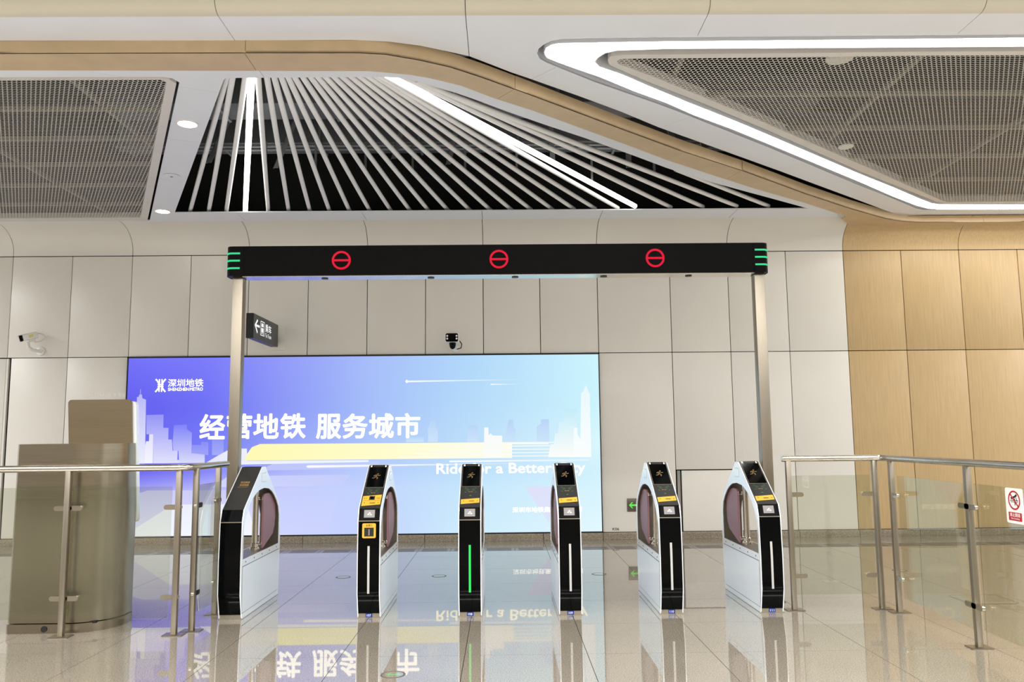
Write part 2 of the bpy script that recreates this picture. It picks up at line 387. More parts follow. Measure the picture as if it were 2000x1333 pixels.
MESHR = [(XE-.5, 6.085), (4.12, 6.089), (3.227, 6.09), (1.303, 6.118), (1.142, 6.118), (.947, 6.121), (.922, 6.13), (.908, 6.159), (.924, 6.208), (1.195, 6.426), (1.918, 7.01), (2.575, 7.558), (4.147, 8.888), (5.604, 10.145), (5.741, 10.222), (6.75, 10.22), (XE-.5, 10.22)]
ce = thing('ceiling', (0, 8, Z1), kind='structure')
# lower white soffit around the tube opening, a hole for the left mesh panel
LHOLE = [(-12, 6.375), (-2.735, 6.385), (-2.672, 6.41), (-2.64, 6.49), (-4.715, 10.79), (-12, 10.79)]
soff = [(x, y-.10) for x, y in WIN[:-1]]+[(4.8, 10.62), (4.8, 10.86), (-14, 10.86)]
pcs = [fill_bm(soff, [OPEN, LHOLE], Z1)]
pcs = cut(pcs, (0, 10.425), (0, 1), gap=0)
for x in (-5.131, -3.45, -1.82, -.25, 1.335, 3.1): pcs = cut(pcs, (x, 10.6), (1, 0), where=lambda c: c.y > 10.42)
pcs = cut(pcs, (-1.92, 6.2), (1, 0), where=lambda c: c.y < 10.42)
for p, n in (((-2.58, 6.61), (-.435, .9)), ((-2.95, 7.9), (-.435, .9)), ((-3.55, 9.15), (-.435, .9))):
    pcs = cut(pcs, p, n, gap=.003, where=lambda c: c.x < -1.9 and c.y < 10.42)
finish(pcs, .012, 'soffit_panel', M['ceil'], ce)
# upper white ceiling carrying the ring light
upo = [(-14, 5.47)]+UEDGE+[(14, 5.47)]
pcs = [fill_bm(upo, [HOLE], Z2)]
for x in (-7, -5.45, -3.7, -1.97, -.237, 1.474, 3.416, 5.3, 7): pcs = cut(pcs, (x, 5.6), (1, 0), gap=.005, where=lambda c, x=x: x < .2)
pcs = cut(pcs, (0, 5.80), (0, 1), gap=0, where=lambda c: c.x > 0)
for x in (1.474, 3.416, 5.3, 7): pcs = cut(pcs, (x, 5.6), (1, 0), gap=.005, where=lambda c: c.y < 5.81)
for p in ((.375, 6.385), (1.68, 7.465), (3.2, 8.8), (4.6, 10.0)): pcs = cut(pcs, p, (.76, .65), gap=.004, where=lambda c: c.y > 5.81)
finish(pcs, .012, 'ceiling_panel', M['ceil'], ce)
# the panel edge that curls up towards the hall
prof = [(5.47, Z2)]+[(5.47-.09*math.sin(a), Z2+.09-.09*math.cos(a)) for a in [math.radians(15*i) for i in range(1, 7)]]+[(5.37, 4.7), (5.36, 5.02)]
prof2 = [(y+.012, z+.012) for y, z in prof]
ej = [-14, -7, -5.45, -3.7, -1.97, -.237, 1.474, 3.416, 5.3, 7, 14]
for i in range(len(ej)-1):
    MB().prism(prof+prof2[::-1], fYZ, ej[i]+.0025, ej[i+1]-.0025).build('curved_edge', M['ceiledge'], ce, smooth=40)
Q('hall_ceiling', M['ceil'], ce, (-14, 14, -8, 5.38, 5.0, 5.15))
Q('plenum_shell', M['plenum'], ce, (-14, 14, 5.39, 11.6, 6.1, 6.3), (-14, 14, 5.39, 5.45, 4.8, 6.1), (-14, -13.9, 5.4, 11.5, 4.5, 6.1), (13.9, 14, 5.4, 11.5, 4.5, 6.1), (-14, 14, 11.2, 11.29, 4.36, 6.1))
# wood band: soffit pieces and the riser facing the hall
tb = thing('trim_1', (0, 6, ZW), kind='structure')
band = WOUT+[(14, 11.13), (4.9, 11.13), (4.578, 10.7)]+WIN[::-1]
pcs = [fill_bm(band, [], ZW)]
bj = [((-6.2, 6), (1, 0)), ((-4.05, 6), (1, 0)), ((-1.898, 6), (1, 0)), ((.05, 6.59), (.80, .60)), ((2.59, 8.78), (.96, .27)), ((6.62, 10.9), (1, 0)), ((9, 10.9), (1, 0))]
for p, n in bj: pcs = cut(pcs, p, n, gap=.005)
finish(pcs, .012, 'wood_soffit', M['woodc'], tb)
def riser(path, cuts):
    segs = [[path[0]]]
    for a, b in zip(path[:-1], path[1:]):
        hit = [c for c in cuts if a[0] < c <= b[0]]
        for c in hit:
            t = (c-a[0])/(b[0]-a[0]); y = a[1]+t*(b[1]-a[1]); segs[-1].append((c-.002, y)); segs.append([(c+.002, y)])
        segs[-1].append(b)
    for sg in segs:
        m = MB(); V = []
        for i, (x, y) in enumerate(sg):
            a, b = sg[max(i-1, 0)], sg[min(i+1, len(sg)-1)]; d = Vector((b[0]-a[0], b[1]-a[1])).normalized(); n = Vector((-d.y, d.x))*.012
            V += [(x, y, ZW), (x+n.x, y+n.y, ZW), (x+n.x, y+n.y, ZW+.115), (x, y, ZW+.115)]
        F = []
        for i in range(len(sg)-1):
            for k in range(4): F.append([i*4+k, i*4+(k+1) % 4, (i+1)*4+(k+1) % 4, (i+1)*4+k])
        F += [[0, 1, 2, 3], [len(sg)*4-4+k for k in (3, 2, 1, 0)]]
        m.quadset(V, F); m.build('wood_riser', M['woodc'], tb, smooth=30)
riser(WOUT, [-6.2, -4.05, -1.89, .126, 2.636, 6.62, 9])

# ------------------------------------------------------------------ mesh ceiling panels
def inpoly(P, poly):
    x, y = P[:, 0], P[:, 1]; r = np.zeros(len(P), bool); n = len(poly)
    for i in range(n):
        (x0, y0), (x1, y1) = poly[i], poly[(i+1) % n]
        with np.errstate(divide='ignore', invalid='ignore'):
            c = ((y0 > y) != (y1 > y)) & (x < (x1-x0)*(y-y0)/(y1-y0)+x0)
        r ^= c
    return r
def hexmesh(name, poly, z, parent, xmax=None, xmin=None, p=.0395, hole=.83):
    px = [q[0] for q in poly]; py = [q[1] for q in poly]; dy = p*.866
    g = []
    for j in range(int((max(py)-min(py))/dy)+2):
        xs = np.arange(min(px)-p, max(px)+p, p)+(p/2 if j % 2 else 0)
        g.append(np.stack([xs, np.full(len(xs), min(py)+j*dy)], 1))
    C = np.concatenate(g); C = C[inpoly(C, poly)]
    if xmax is not None: C = C[C[:, 0] < xmax]
    if xmin is not None: C = C[C[:, 0] > xmin]
    a = np.radians(30+60*np.arange(6)); R = p/math.sqrt(3)
    O = np.stack([np.cos(a), np.sin(a)], 1)*R; I = O*hole
    n = len(C); V = np.zeros((n, 18, 3))
    V[:, :6, :2] = C[:, None]+O; V[:, 6:12, :2] = C[:, None]+I; V[:, 12:, :2] = C[:, None]+I
    V[:, :12, 2] = z; V[:, 12:, 2] = z+.0012
    k = np.arange(6); j = (k+1) % 6
    f1 = np.stack([k, 6+k, 6+j, j], 1); f2 = np.stack([6+k, 12+k, 12+j, 6+j], 1)
    F = (np.concatenate([f1, f2])[None]+18*np.arange(n)[:, None, None]).reshape(-1, 4)
    off = ORG[parent]; V = V.reshape(-1, 3)-np.array(off)
    me = bpy.data.meshes.new(name); me.from_pydata(V.tolist(), [], F.tolist()); me.materials.append(M['mesh'])
    o = bpy.data.objects.new(name, me); link(o, parent); ORG[o] = off; o['kind'] = 'stuff'
    return o
def ringframe(name, out, inn, z0, z1, mat, parent):
    b = fill_bm(out, [inn], z0)
    return finish([b], z1-z0, name, mat, parent)[0]
LM = [(-9.5, 6.385), (-2.739, 6.399), (-2.7, 6.448), (-4.742, 10.611), (-9.5, 10.611)]
LFo = [(-9.7, 6.378), (-2.742, 6.388), (-2.69, 6.41), (-2.665, 6.49), (-4.735, 10.766), (-9.7, 10.766)]
mp1 = thing('mesh_ceiling_panel', (-5.5, 8.5, Z1), 'large white hexagonal mesh ceiling panel above the steel kiosk', 'ceiling panel')
LMi = [(-9.4, 6.40), (-2.76, 6.405), (-2.73, 6.455), (-4.755, 10.60), (-9.4, 10.60)]
ringframe('frame', LFo, LMi, Z1-.012, Z1+.06, M['frame'], mp1)
hexmesh('mesh', LM, Z1-.002, mp1)
def clipx(poly, y, xr):                              # x extent of a polygon at height y
    xs = []
    for (x0, y0), (x1, y1) in zip(poly, poly[1:]+poly[:1]):
        if (y0 > y) != (y1 > y): xs.append(x0+(x1-x0)*(y-y0)/(y1-y0))
    return min(xs), max(xs)
def clipy(poly, x):
    ys = []
    for (x0, y0), (x1, y1) in zip(poly, poly[1:]+poly[:1]):
        if (x0 > x) != (x1 > x): ys.append(y0+(y1-y0)*(x-x0)/(x1-x0))
    return min(ys), max(ys)
for y in (7.09, 7.833, 8.591, 9.325, 10.1):
    a, b = clipx(LM, y, 0); Q('support_rail', M['rail'], mp1, (a, b, y-.022, y+.022, Z1+.012, Z1+.05))
for x in (-3.57, -5.19, -6.85, -8.5):
    a, b = clipy(LM, x); Q('support_rail', M['rail'], mp1, (x-.018, x+.018, a, b, Z1+.052, Z1+.09))
mp2 = thing('mesh_ceiling_panel', (4.5, 8.5, Z2), 'white hexagonal mesh ceiling panel framed by the bright ring light', 'ceiling panel')
cx = sum(q[0] for q in MESHR)/len(MESHR)
ringframe('frame', PAN, [(x+(.02 if x < 1.2 else .025 if y > 6.3 and x < 5.7 else 0), y+(.006 if y < 6.3 else -.012)) for x, y in MESHR], Z2-.012, Z2+.07, M['frame'], mp2)
hexmesh('mesh', MESHR, Z2-.002, mp2, xmax=8.1)
for y in (6.911, 7.731, 8.56, 9.386):
    a, b = clipx(MESHR, y, 0); Q('support_rail', M['rail'], mp2, (a, b, y-.022, y+.022, Z2+.012, Z2+.05))
for x in (1.47, 3.40, 5.08, 6.8):
    a, b = clipy(MESHR, x); Q('support_rail', M['rail'], mp2, (x-.018, x+.018, a, b, Z2+.052, Z2+.09))
# ring light
rl = thing('ring_light', (4, 8, Z2), 'wide white luminous strip bent round the right mesh ceiling panel', 'ceiling light')
ZL = Z2-.001; LOUT = [(x*.9929, y*.9929) for x, y in LOUT]; LIN = [(x*.9929, y*.9929) for x, y in LIN]
m = MB(); m.merge(fill_bm(LOUT, [LIN], ZL)); m.build('diffuser', M['light'], rl)
ringframe('housing', LOUT, LIN, ZL+.002, ZL+.014, M['ceil'], rl)
def wallring(path, z0, z1, name, mat, parent, closed=True, t=.008):
    m = MB(); n = len(path); A = 0
    for (x0, y0), (x1, y1) in zip(path, path[1:]+path[:1]): A += x0*y1-x1*y0
    sg = 1 if A > 0 else -1
    V = []
    for i, (x, y) in enumerate(path):
        a, b = path[i-1], path[(i+1) % n]; d = Vector((b[0]-a[0], b[1]-a[1])).normalized(); k = Vector((d.y, -d.x))*t*sg
        V += [(x, y, z0), (x+k.x, y+k.y, z0), (x+k.x, y+k.y, z1), (x, y, z1)]
    F = []
    for i in range(n):
        j = (i+1) % n
        for k in range(4): F.append([i*4+k, i*4+(k+1) % 4, j*4+(k+1) % 4, j*4+k])
    m.quadset(V, F); return m.build(name, mat, parent, smooth=40)
wallring(LOUT, ZL-.006, ZL+.13, 'outer_rim', M['ceil'], rl)
wallring(LIN, ZL-.006, ZL+.13, 'inner_rim', M['ceil'], rl, t=-.008)
wallring(HOLE, Z2-.004, Z2+.13, 'recess_wall', M['ceil'], ce)

# ------------------------------------------------------------------ tubes in the opening
TUB = [(-2.284, 6.563, -4.099, 10.579), (-2.232, 6.564, -3.856, 10.585), (-2.125, 6.565, -3.627, 10.591), (-2.074, 6.565, -3.379, 10.597), (-2.017, 6.566, -3.078, 10.604), (-1.942, 6.567, -2.809, 10.611), (-1.88, 6.567, -2.53, 10.617), (-1.819, 6.568, -2.272, 10.624), (-1.761, 6.569, -2.007, 10.618), (-1.704, 6.569, -1.738, 10.624), (-1.636, 6.57, -1.458, 10.643), (-1.568, 6.571, -1.202, 10.65), (-1.506, 6.571, -.957, 10.643), (-1.44, 6.572, -.697, 10.637), (-1.369, 6.568, -.405, 10.644), (-1.296, 6.569, -.132, 10.638), (-1.221, 6.569, .147, 10.632), (-1.145, 6.57, .403, 10.614), (-1.073, 6.566, .688, 10.608), (-1.009, 6.562, .977, 10.603), (-.962, 6.582, 1.255, 10.585), (-.911, 6.583, 1.555, 10.567), (-.877, 6.583, 1.77, 10.487), (-.713, 6.655, 2.255, 10.547), (-.557, 6.77, 2.68, 10.533), (-.261, 7.078, 3.121, 10.507), (2.411, 9.403, 3.545, 10.517)]
tf = thing('tube_baffle', (0, 8.5, 4.39), 'fan of slim white round tubes across the dark ceiling opening', 'ceiling baffle')
ZT = 4.385
lab = {3: 'lit white tube light at the left end of the tube fan', 22: 'lit white tube light among the long slanting tubes towards the wood band'}
for i, (x0, y0, x1, y1) in enumerate(TUB):
    d = Vector((x1-x0, y1-y0, 0)).normalized(); e = .22 if i != 26 else .6
    a = Vector((x0, y0, ZT))-d*e; b = Vector((x1, y1, ZT))-d*.01
    r = .030 if i in lab else .026
    n = 14; m = MB()
    m.tube([a, b-d*.012, b-d*.003, b], r, n)
    if i in lab:
        t = thing('tube_light', b, lab[i], 'light', 'lit tubes in the ceiling fan')
        m.build('tube', M['ledt'], t, smooth=50)
        Q('suspension_clip', M['strut'], t, (b.x-d.x*1.2-.012, b.x-d.x*1.2+.012, b.y-d.y*1.2-.012, b.y-d.y*1.2+.012, ZT+.018, ZT+.35))
    else:
        m.build('tube', M['tube'], tf, smooth=50)
        if i % 3 == 1:
            q = a.lerp(b, .62); Q('suspension_clip', M['strut'], tf, (q.x-.012, q.x+.012, q.y-.012, q.y+.012, ZT+.018, ZT+.35))
# building services seen between the tubes
def duct(lbl, x0, x1, y0, y1, z0, z1):
    t = thing('air_duct', ((x0+x1)/2, (y0+y1)/2, z0), lbl, 'duct')
    Q('duct_body', M['duct'], t, (x0, x1, y0, y1, z0, z1), bevel=.01)
    for k in range(int((x1-x0)/1.2)+1):
        x = x0+k*1.2; Q('flange', M['strut'], t, (x, x+.03, y0-.02, y1+.02, z0-.02, z1+.02))
duct('dark rectangular air duct nearest the back wall above the tube fan', -4.6, 4.2, 9.6, 10.0, 4.95, 5.3)
duct('dark rectangular air duct in the middle of the opening above the tube fan', -4.2, 3.4, 8.3, 8.75, 4.9, 5.2)
for k, (y, z, l) in enumerate(((9.3, 4.8, 'thin grey conduit rail crossing above the tubes, lower of two in the opening'), (7.5, 5.1, 'thin grey conduit rail above the tubes, nearest the wood band'))):
    m = MB(); m.cyl((-4.5, y, z), (4.2, y, z), .018, 8); m.cyl((-4.5, y+.12, z), (4.2, y+.12, z), .018, 8)
    tag(m.build('conduit_rail', M['strut'], None, smooth=40), l, 'rail')
ORD = ['first', 'second', 'third', 'fourth', 'fifth', 'sixth', 'seventh', 'eighth']
for k, (x, y, dx) in enumerate(((-3.3, 9.0, .55), (-2.6, 9.2, .5), (-1.2, 8.9, .35), (-.6, 9.1, .3), (.6, 9.1, -.05), (1.5, 9.25, 0), (2.1, 9.15, -.4), (2.45, 9.2, -.4))):
    m = MB(); m.prism([(-.03, 0), (.03, 0), (.03, .004), (-.03, .004)], lambda u, v, w, x=x, y=y, dx=dx: (x+u+dx*w, y+v, 4.5+w*1.3), 0, 1)
    m.prism([(-.03, 0), (-.026, 0), (-.026, .03), (-.03, .03)], lambda u, v, w, x=x, y=y, dx=dx: (x+u+dx*w, y+v, 4.5+w*1.3), 0, 1)
    tag(m.build('hanger_strut', M['strut'], None), 'dim grey hanger strut above the ceiling tubes, %s from the left' % ORD[k], 'strut', 'hanger struts above the tube fan')

# downlights and ceiling discs
for x, y, l in ((-2.916, 7.386, 'lit round downlight in the white soffit beside the top of the tube fan'), (-4.36, 10.347, 'lit round downlight at the corner of the left mesh panel near the back wall')):
    t = thing('downlight', (x, y, Z1), l, 'downlight', 'lit downlights')
    m = MB(); ring((x, y), .085, .105, fXY, Z1-.006, Z1+.002, m); m.build('trim_ring', M['camw'], t, smooth=40)
    MB().lathe((x, y, Z1), [(.086, -.002), (.086, .0)], 28).build('lens', M['down'], t, smooth=40)
t = thing('ceiling_sensor', (-3.667, 8.898, Z1), 'unlit round white sensor cover between the two downlights', 'sensor')
MB().lathe((-3.667, 8.898, Z1), [(.07, 0), (.085, -.004), (.085, -.010), (.06, -.014), (.02, -.015)], 28).build('cover', M['ceil'], t, smooth=40)
MB().lathe((-3.667, 8.898, Z1), [(.018, -.014), (.014, -.020), (.004, -.022)], 16).build('sensor_eye', M['greyp'], t, smooth=40)
for x, y, r, zz, l in ((2.722, 6.229, .108, Z2+.03, 'large round speaker behind the right mesh panel near its front edge'), (3.577, 8.157, .075, Z2-.008, 'smaller round disc on the middle of the right mesh panel')):
    t = thing('ceiling_speaker', (x, y, zz), l, 'speaker')
    MB().lathe((x, y, zz), [(r, .01), (r, 0), (r*.9, -.004)], 28).build('rim', M['frame'], t, smooth=40)
    MB().lathe((x, y, zz), [(r*.86, -.003), (r*.86, -.006), (r*.4, -.007)], 28).build('grille', M['mesh'], t, smooth=40)

# ================================================================== LIGHTBOX
lb = thing('advertising_lightbox', (-1.9, YW, .1), 'huge backlit blue metro advertisement with skyline on the back wall', 'lightbox')
SX0, SX1, SZ0, SZ1 = -5.118, 1.325, .108, 2.512
Q('frame', M['blackp'], lb, (-5.131, 1.337, 11.225, 11.29, .092, SZ0), (-5.131, 1.337, 11.225, 11.29, SZ1-.006, 2.527), (-5.131, SX0, 11.225, 11.29, .09, 2.527), (SX1, 1.337, 11.225, 11.29, .09, 2.527))
YS = 11.242
us = [0, .163, .337, .511, .707, 1]; vs = [0, .29, .52, .65, .75, 1]
CC = [[(118, 115, 250), (125, 125, 250), (148, 158, 249), (168, 190, 250), (176, 214, 250), (205, 245, 254)],
      [(100, 95, 240), (110, 112, 245), (142, 154, 247), (165, 190, 250), (180, 217, 250), (205, 244, 253)],
      [(110, 105, 242), (120, 125, 246), (155, 168, 248), (175, 198, 250), (190, 222, 250), (220, 248, 254)],
      [(110, 105, 240), (135, 135, 247), (176, 183, 250), (185, 205, 253), (186, 222, 252), (210, 242, 254)],
      [(160, 158, 248), (190, 190, 251), (200, 206, 253), (195, 212, 254), (198, 230, 252), (215, 244, 254)],
      [(232, 232, 254), (226, 228, 254), (208, 214, 255), (196, 210, 254), (205, 236, 253), (228, 248, 255)]]
def bgcol(x, z):
    u = min(1, max(0, (x-SX0)/(SX1-SX0))); v = min(1, max(0, (SZ1-z)/(SZ1-SZ0)))
    i = max(k for k in range(5) if us[k] <= u); j = max(k for k in range(5) if vs[k] <= v)
    a = (u-us[i])/(us[i+1]-us[i]); b = (v-vs[j])/(vs[j+1]-vs[j])
    return tuple((CC[j][i][k]*(1-a)+CC[j][i+1][k]*a)*(1-b)+(CC[j+1][i][k]*(1-a)+CC[j+1][i+1][k]*a)*b for k in range(3))
def setcol(me, fn):
    at = me.color_attributes.new('print', 'FLOAT_COLOR', 'POINT')
    for i, v in enumerate(me.vertices): at.data[i].color = rgb(*fn(v.co.x, v.co.z))
m = MB(); nx, nz = 40, 20
V = [(SX0+(SX1-SX0)*i/nx, YS, SZ0+(SZ1-SZ0)*j/nz) for j in range(nz+1) for i in range(nx+1)]
m.quadset(V, [[j*(nx+1)+i, j*(nx+1)+i+1, (j+1)*(nx+1)+i+1, (j+1)*(nx+1)+i] for j in range(nz) for i in range(nx)])
o = m.build('luminous_panel', M['print'], lb, fix=False)
OX, OY, OZ = ORG[lb]
setcol(o.data, lambda x, z: bgcol(x+OX, z+OZ))
LAY = [0]
def layer(name, pts, ca, cb=None, horiz=False, alpha=1.0):
    """printed shape; colour runs from ca (bottom or left) to cb (top or right)"""
    LAY[0] += 1; y = YS-.0006-.0004*LAY[0]
    m = MB(); vs_ = [m.bm.verts.new((p[0], y, p[1])) for p in pts]; f = m.bm.faces.new(vs_); f.normal_update()
    bmesh.ops.triangulate(m.bm, faces=[f])
    o = m.build(name, M['print2'], lb, fix=False)
    q = [p[0] if horiz else p[1] for p in pts]; lo, hi = min(q), max(q); cb = cb or ca
    def fn(x, z):
        t = ((x+OX if horiz else z+OZ)-lo)/(hi-lo); c = tuple(ca[k]*(1-t)+cb[k]*t for k in range(3))
        if alpha < 1:
            g = bgcol(x+OX, z+OZ); c = tuple(c[k]*alpha+g[k]*(1-alpha) for k in range(3))
        return c
    setcol(o.data, fn); return o
layer('printed_shape', [(-5.116, .62), (-4.785, .715), (-3.67, .709), (-3.45, .709), (-3.0, .110), (-5.116, .110)], (226, 226, 251), (205, 205, 249))
layer('printed_shape', [(-5.115, .115), (-4.882, .246), (-4.445, .524), (-3.449, .523), (-3.32, .111), (-5.04, .111)], (244, 247, 254), (236, 240, 253))
layer('printed_shape', [(-3.459, .891), (-3.071, 1.076), (-1.683, 1.078), (-1.682, .98), (-3.167, .966)], (206, 210, 251), (196, 206, 251), True, .7)
layer('printed_shape', [(-3.926, .75), (-3.714, .894), (-2.064, .896), (-2.18, .751)], (220, 222, 252), (200, 208, 251), True, .8)
layer('printed_shape', [(-3.041, .615), (-2.217, .625), (-2.366, .145), (-3.03, .133)], (206, 212, 254), (200, 210, 254), False, .7)
layer('printed_shape', [(.291, .715), (.874, .709), (.61, .227)], (222, 230, 251), (222, 226, 250))
layer('printed_tower', [(-4.947, 1.075), (-4.982, 1.918), (-4.985, 1.972), (-4.961, 1.978), (-4.953, 2.008), (-4.941, 2.007), (-4.944, 2.081), (-4.936, 2.081), (-4.933, 2.011), (-4.917, 2.007), (-4.909, 1.957), (-4.859, 1.937), (-4.839, 1.075)], (238, 238, 253), (182, 182, 249))
layer('printed_tower', [(-4.727, 1.076), (-4.743, 1.468), (-4.796, 1.468), (-4.835, 1.469), (-4.846, 1.729), (-4.613, 1.733), (-4.61, 1.553), (-4.539, 1.552), (-4.537, 1.395), (-4.488, 1.394), (-4.472, 1.243), (-4.404, 1.242), (-4.405, 1.119), (-4.377, 1.119), (-4.376, 1.076)], (226, 226, 252), (150, 150, 248))
layer('printed_tower', [(-4.839, 1.077), (-4.845, 1.312), (-4.835, 1.374), (-4.796, 1.374), (-4.796, 1.468), (-4.743, 1.468), (-4.731, 1.077)], (246, 246, 254), (226, 226, 252))
layer('printed_tower', [(-4.376, 1.076), (-4.394, 1.242), (-4.463, 1.243), (-4.476, 1.351), (-4.466, 1.587), (-4.294, 1.595), (-4.286, 1.526), (-4.221, 1.486), (-4.216, 1.207), (-4.039, 1.206), (-4.034, 1.076)], (218, 220, 251), (128, 132, 248))
layer('printed_tower', [(-4.212, 1.207), (-4.216, 1.319), (-4.091, 1.318), (-4.093, 1.357), (-3.994, 1.356), (-3.989, 1.18)], (160, 165, 248), (138, 142, 247))
layer('printed_tower', [(-3.939, 1.179), (-3.948, 1.444), (-3.79, 1.442), (-3.782, 1.177)], (165, 172, 248), (138, 144, 247))
layer('printed_ray', [(-4.034, 1.067), (-3.88, 1.159), (-3.686, 1.265), (-3.469, 1.262), (-3.464, 1.061)], (228, 230, 253), (238, 240, 254), True)
RS = [((-1.018, 1.326), (-1.018, 1.534), (-1.002, 1.533), (-.987, 1.613), (-.923, 1.612), (-.913, 1.513), (-.883, 1.493), (-.883, 1.325)), ((-.486, 1.321), (-.47, 1.548), (-.342, 1.547), (-.335, 1.32)), ((.04, 1.316), (.047, 1.484), (.068, 1.563), (.082, 1.618), (.142, 1.617), (.151, 1.512), (.177, 1.482), (.179, 1.314)), ((.457, 1.312), (.464, 1.519), (.52, 1.558), (.521, 1.618), (.631, 1.621), (.632, 1.31)), ((-1.319, 1.329), (-1.315, 1.398), (-1.075, 1.396), (-1.075, 1.327))]
for p in RS: layer('printed_tower', p, (205, 228, 250), (186, 214, 248))
layer('printed_stripe', [(-3.495, 1.1), (-3.469, 1.185), (-3.403, 1.28), (-3.293, 1.322), (-1.6, 1.316), (-1.6, 1.1)], (255, 250, 180), (255, 252, 205), True)
layer('printed_stripe', [(-1.6, 1.316), (.124, 1.312), (.124, 1.1), (-1.6, 1.1)], (255, 252, 206), (255, 254, 240), True)
for k in range(5):
    z = 1.296-.045*k; layer('printed_stripe', [(-.6-.2*k, z), (-.6-.2*k, z+.018), (1.13, z+.014), (1.13, z+.002)], (255, 254, 235), (240, 250, 253), True)
layer('printed_stripe', [(.124, 1.30), (.62, 1.295), (.62, 1.28), (.124, 1.285)], (255, 254, 244), (250, 252, 250), True)
layer('printed_stripe', [(-3.894, 1.066), (-3.55, 1.097), (-1.822, 1.092), (-1.821, 1.065), (-3.548, 1.048)], (240, 241, 254), (236, 244, 254), True)
layer('printed_tower', [(-.259, 1.112), (-.253, 1.516), (-.197, 1.516), (-.194, 1.407), (-.168, 1.436), (-.138, 1.406), (-.009, 1.401), (-.008, 1.11)], (254, 254, 246), (246, 250, 252))
layer('printed_tower', [(.613, 1.107), (.646, 1.28), (.695, 1.28), (.708, 1.418), (.757, 1.427), (.766, 1.576), (.83, 1.585), (.839, 1.76), (1.013, 1.762), (1.0, 1.103)], (254, 254, 250), (196, 236, 250))
layer('printed_tower', [(.961, 1.104), (.968, 1.498), (1.018, 1.504), (1.02, 1.405), (1.055, 1.345), (1.077, 1.971), (1.107, 1.991), (1.129, 2.051), (1.145, 2.067), (1.15, 2.111), (1.155, 2.067), (1.178, 1.99), (1.197, 1.96), (1.199, 1.101)], (252, 254, 254), (232, 249, 253))
layer('printed_line', [(-2.644, 1.029), (.121, 1.031), (.121, 1.021), (-2.643, .995), (-2.664, 1.012)], (252, 252, 255), (215, 232, 252), True)
layer('printed_line', [(-.726, 1.074), (1.165, 1.069), (1.165, 1.055), (-.726, 1.05)], (250, 252, 255), (235, 246, 253), True)
layer('printed_line', [(-1.333, 2.154), (-1.313, 2.180), (-1.29, 2.164), (.378, 2.168), (.378, 2.162), (-1.29, 2.142), (-1.313, 2.128)], (255, 255, 255), (185, 225, 251), True)
layer('printed_line', [(-.167, 2.103), (-.157, 2.111), (.317, 2.104), (.317, 2.1), (-.157, 2.095)], (250, 252, 255), (185, 225, 251), True)
YT = YS-.022
for s_, x0, x1, z0, z1 in (('经营地铁', -4.117, -2.663, 1.40, 1.725), ('服务城市', -2.539, -1.109, 1.39, 1.712)):
    w = x1-x0
    for k, ch in enumerate(s_):
        text('slogan_letter', ch, (x0+w*k/4+.012, YT, z0), XR, ZU, w/4-.035, z1-z0, M['swhite'], lb, bold=.027)
text('slogan_text', 'Ride for a Better City', (-.9, YT, .855), XR, ZU, 2.01, .178, M['scream'], lb, bold=.02)
text('company_text', '深圳市地铁集团有限公司', (.121, YT, .372), XR, ZU, .93, .07, M['swhite'], lb, bold=.012)
text('logo_text', '深圳地铁', (-4.56, YT, 2.108), XR, ZU, .477, .106, M['swhite'], lb, bold=.014)
text('logo_text', 'SHENZHEN', (-4.558, YT, 2.053), XR, ZU, .282, .042, M['swhite'], lb, bold=.03)
text('logo_text', 'METRO', (-4.262, YT, 2.053), XR, ZU, .176, .042, M['swhite'], lb, bold=.03)
m = MB()                                             # emblem: two upright bars between two outward bows
def stroke(pts, w):
    L_, R_ = [], []
    for i, p in enumerate(pts):
        a, b = pts[max(i-1, 0)], pts[min(i+1, len(pts)-1)]; d = Vector((b[0]-a[0], b[1]-a[1])).normalized()
        L_.append((p[0]-d.y*w/2, YT, p[1]+d.x*w/2)); R_.append((p[0]+d.y*w/2, YT, p[1]-d.x*w/2))
    n = len(pts); m.quadset(L_+R_, [[i, i+1, n+i+1, n+i] for i in range(n-1)])
ex, ez, hw, hh = -4.662, 2.128, .0765, .0865
for sg in (-1, 1):
    stroke([(ex+sg*(hw-.008)*(.30+.70*(t*t)), ez+hh*t) for t in [k/8-1 for k in range(17)]], .020)
    stroke([(ex+sg*.017, ez-hh), (ex+sg*.017, ez+hh)], .017)
stroke([(ex-.04, ez+.012), (ex+.04, ez+.012)], .012); stroke([(ex-.04, ez-.012), (ex+.04, ez-.012)], .012)
m.build('emblem', M['swhite'], lb, fix=False)

# ================================================================== TICKET GATES
GC = .52
hp = [(0, 0), (-.05, .19), (-.055, .44), (-.042, .75), (-.008, .84), (.455, 1.158), (.54, 1.158), (.975, .845), (1.04, .765), (1.06, .49), (1.05, .28), (1.03, 0)]
HOLEP = [(-.012, .455), (-.010, .70), (.055, .80), (.12, .858), (.2, .908), (.29, .945), (.38, .968), (.52, .978), (.66, .965), (.76, .936), (.84, .898), (.92, .845), (.985, .785), (1.02, .71), (1.022, .455)]
def yof(z):
    f = [(0, 0), (.19, -.05), (.44, -.055), (.75, -.042), (.84, -.008)]
    for (z0, y0), (z1, y1) in zip(f[:-1], f[1:]):
        if z <= z1: return y0+(y1-y0)*(z-z0)/(z1-z0)
    return -.008
SD = Vector((0, .463, .318)).normalized(); SN = Vector((0, -SD.z, SD.y))
def slope(x, s, h=0):
    return Vector((x, -.008, .84))+SD*s+SN*h
def inset(pts, d):
    c = Vector((.5, .55)); return [tuple(Vector(p)+(c-Vector(p)).normalized()*d) for p in pts]
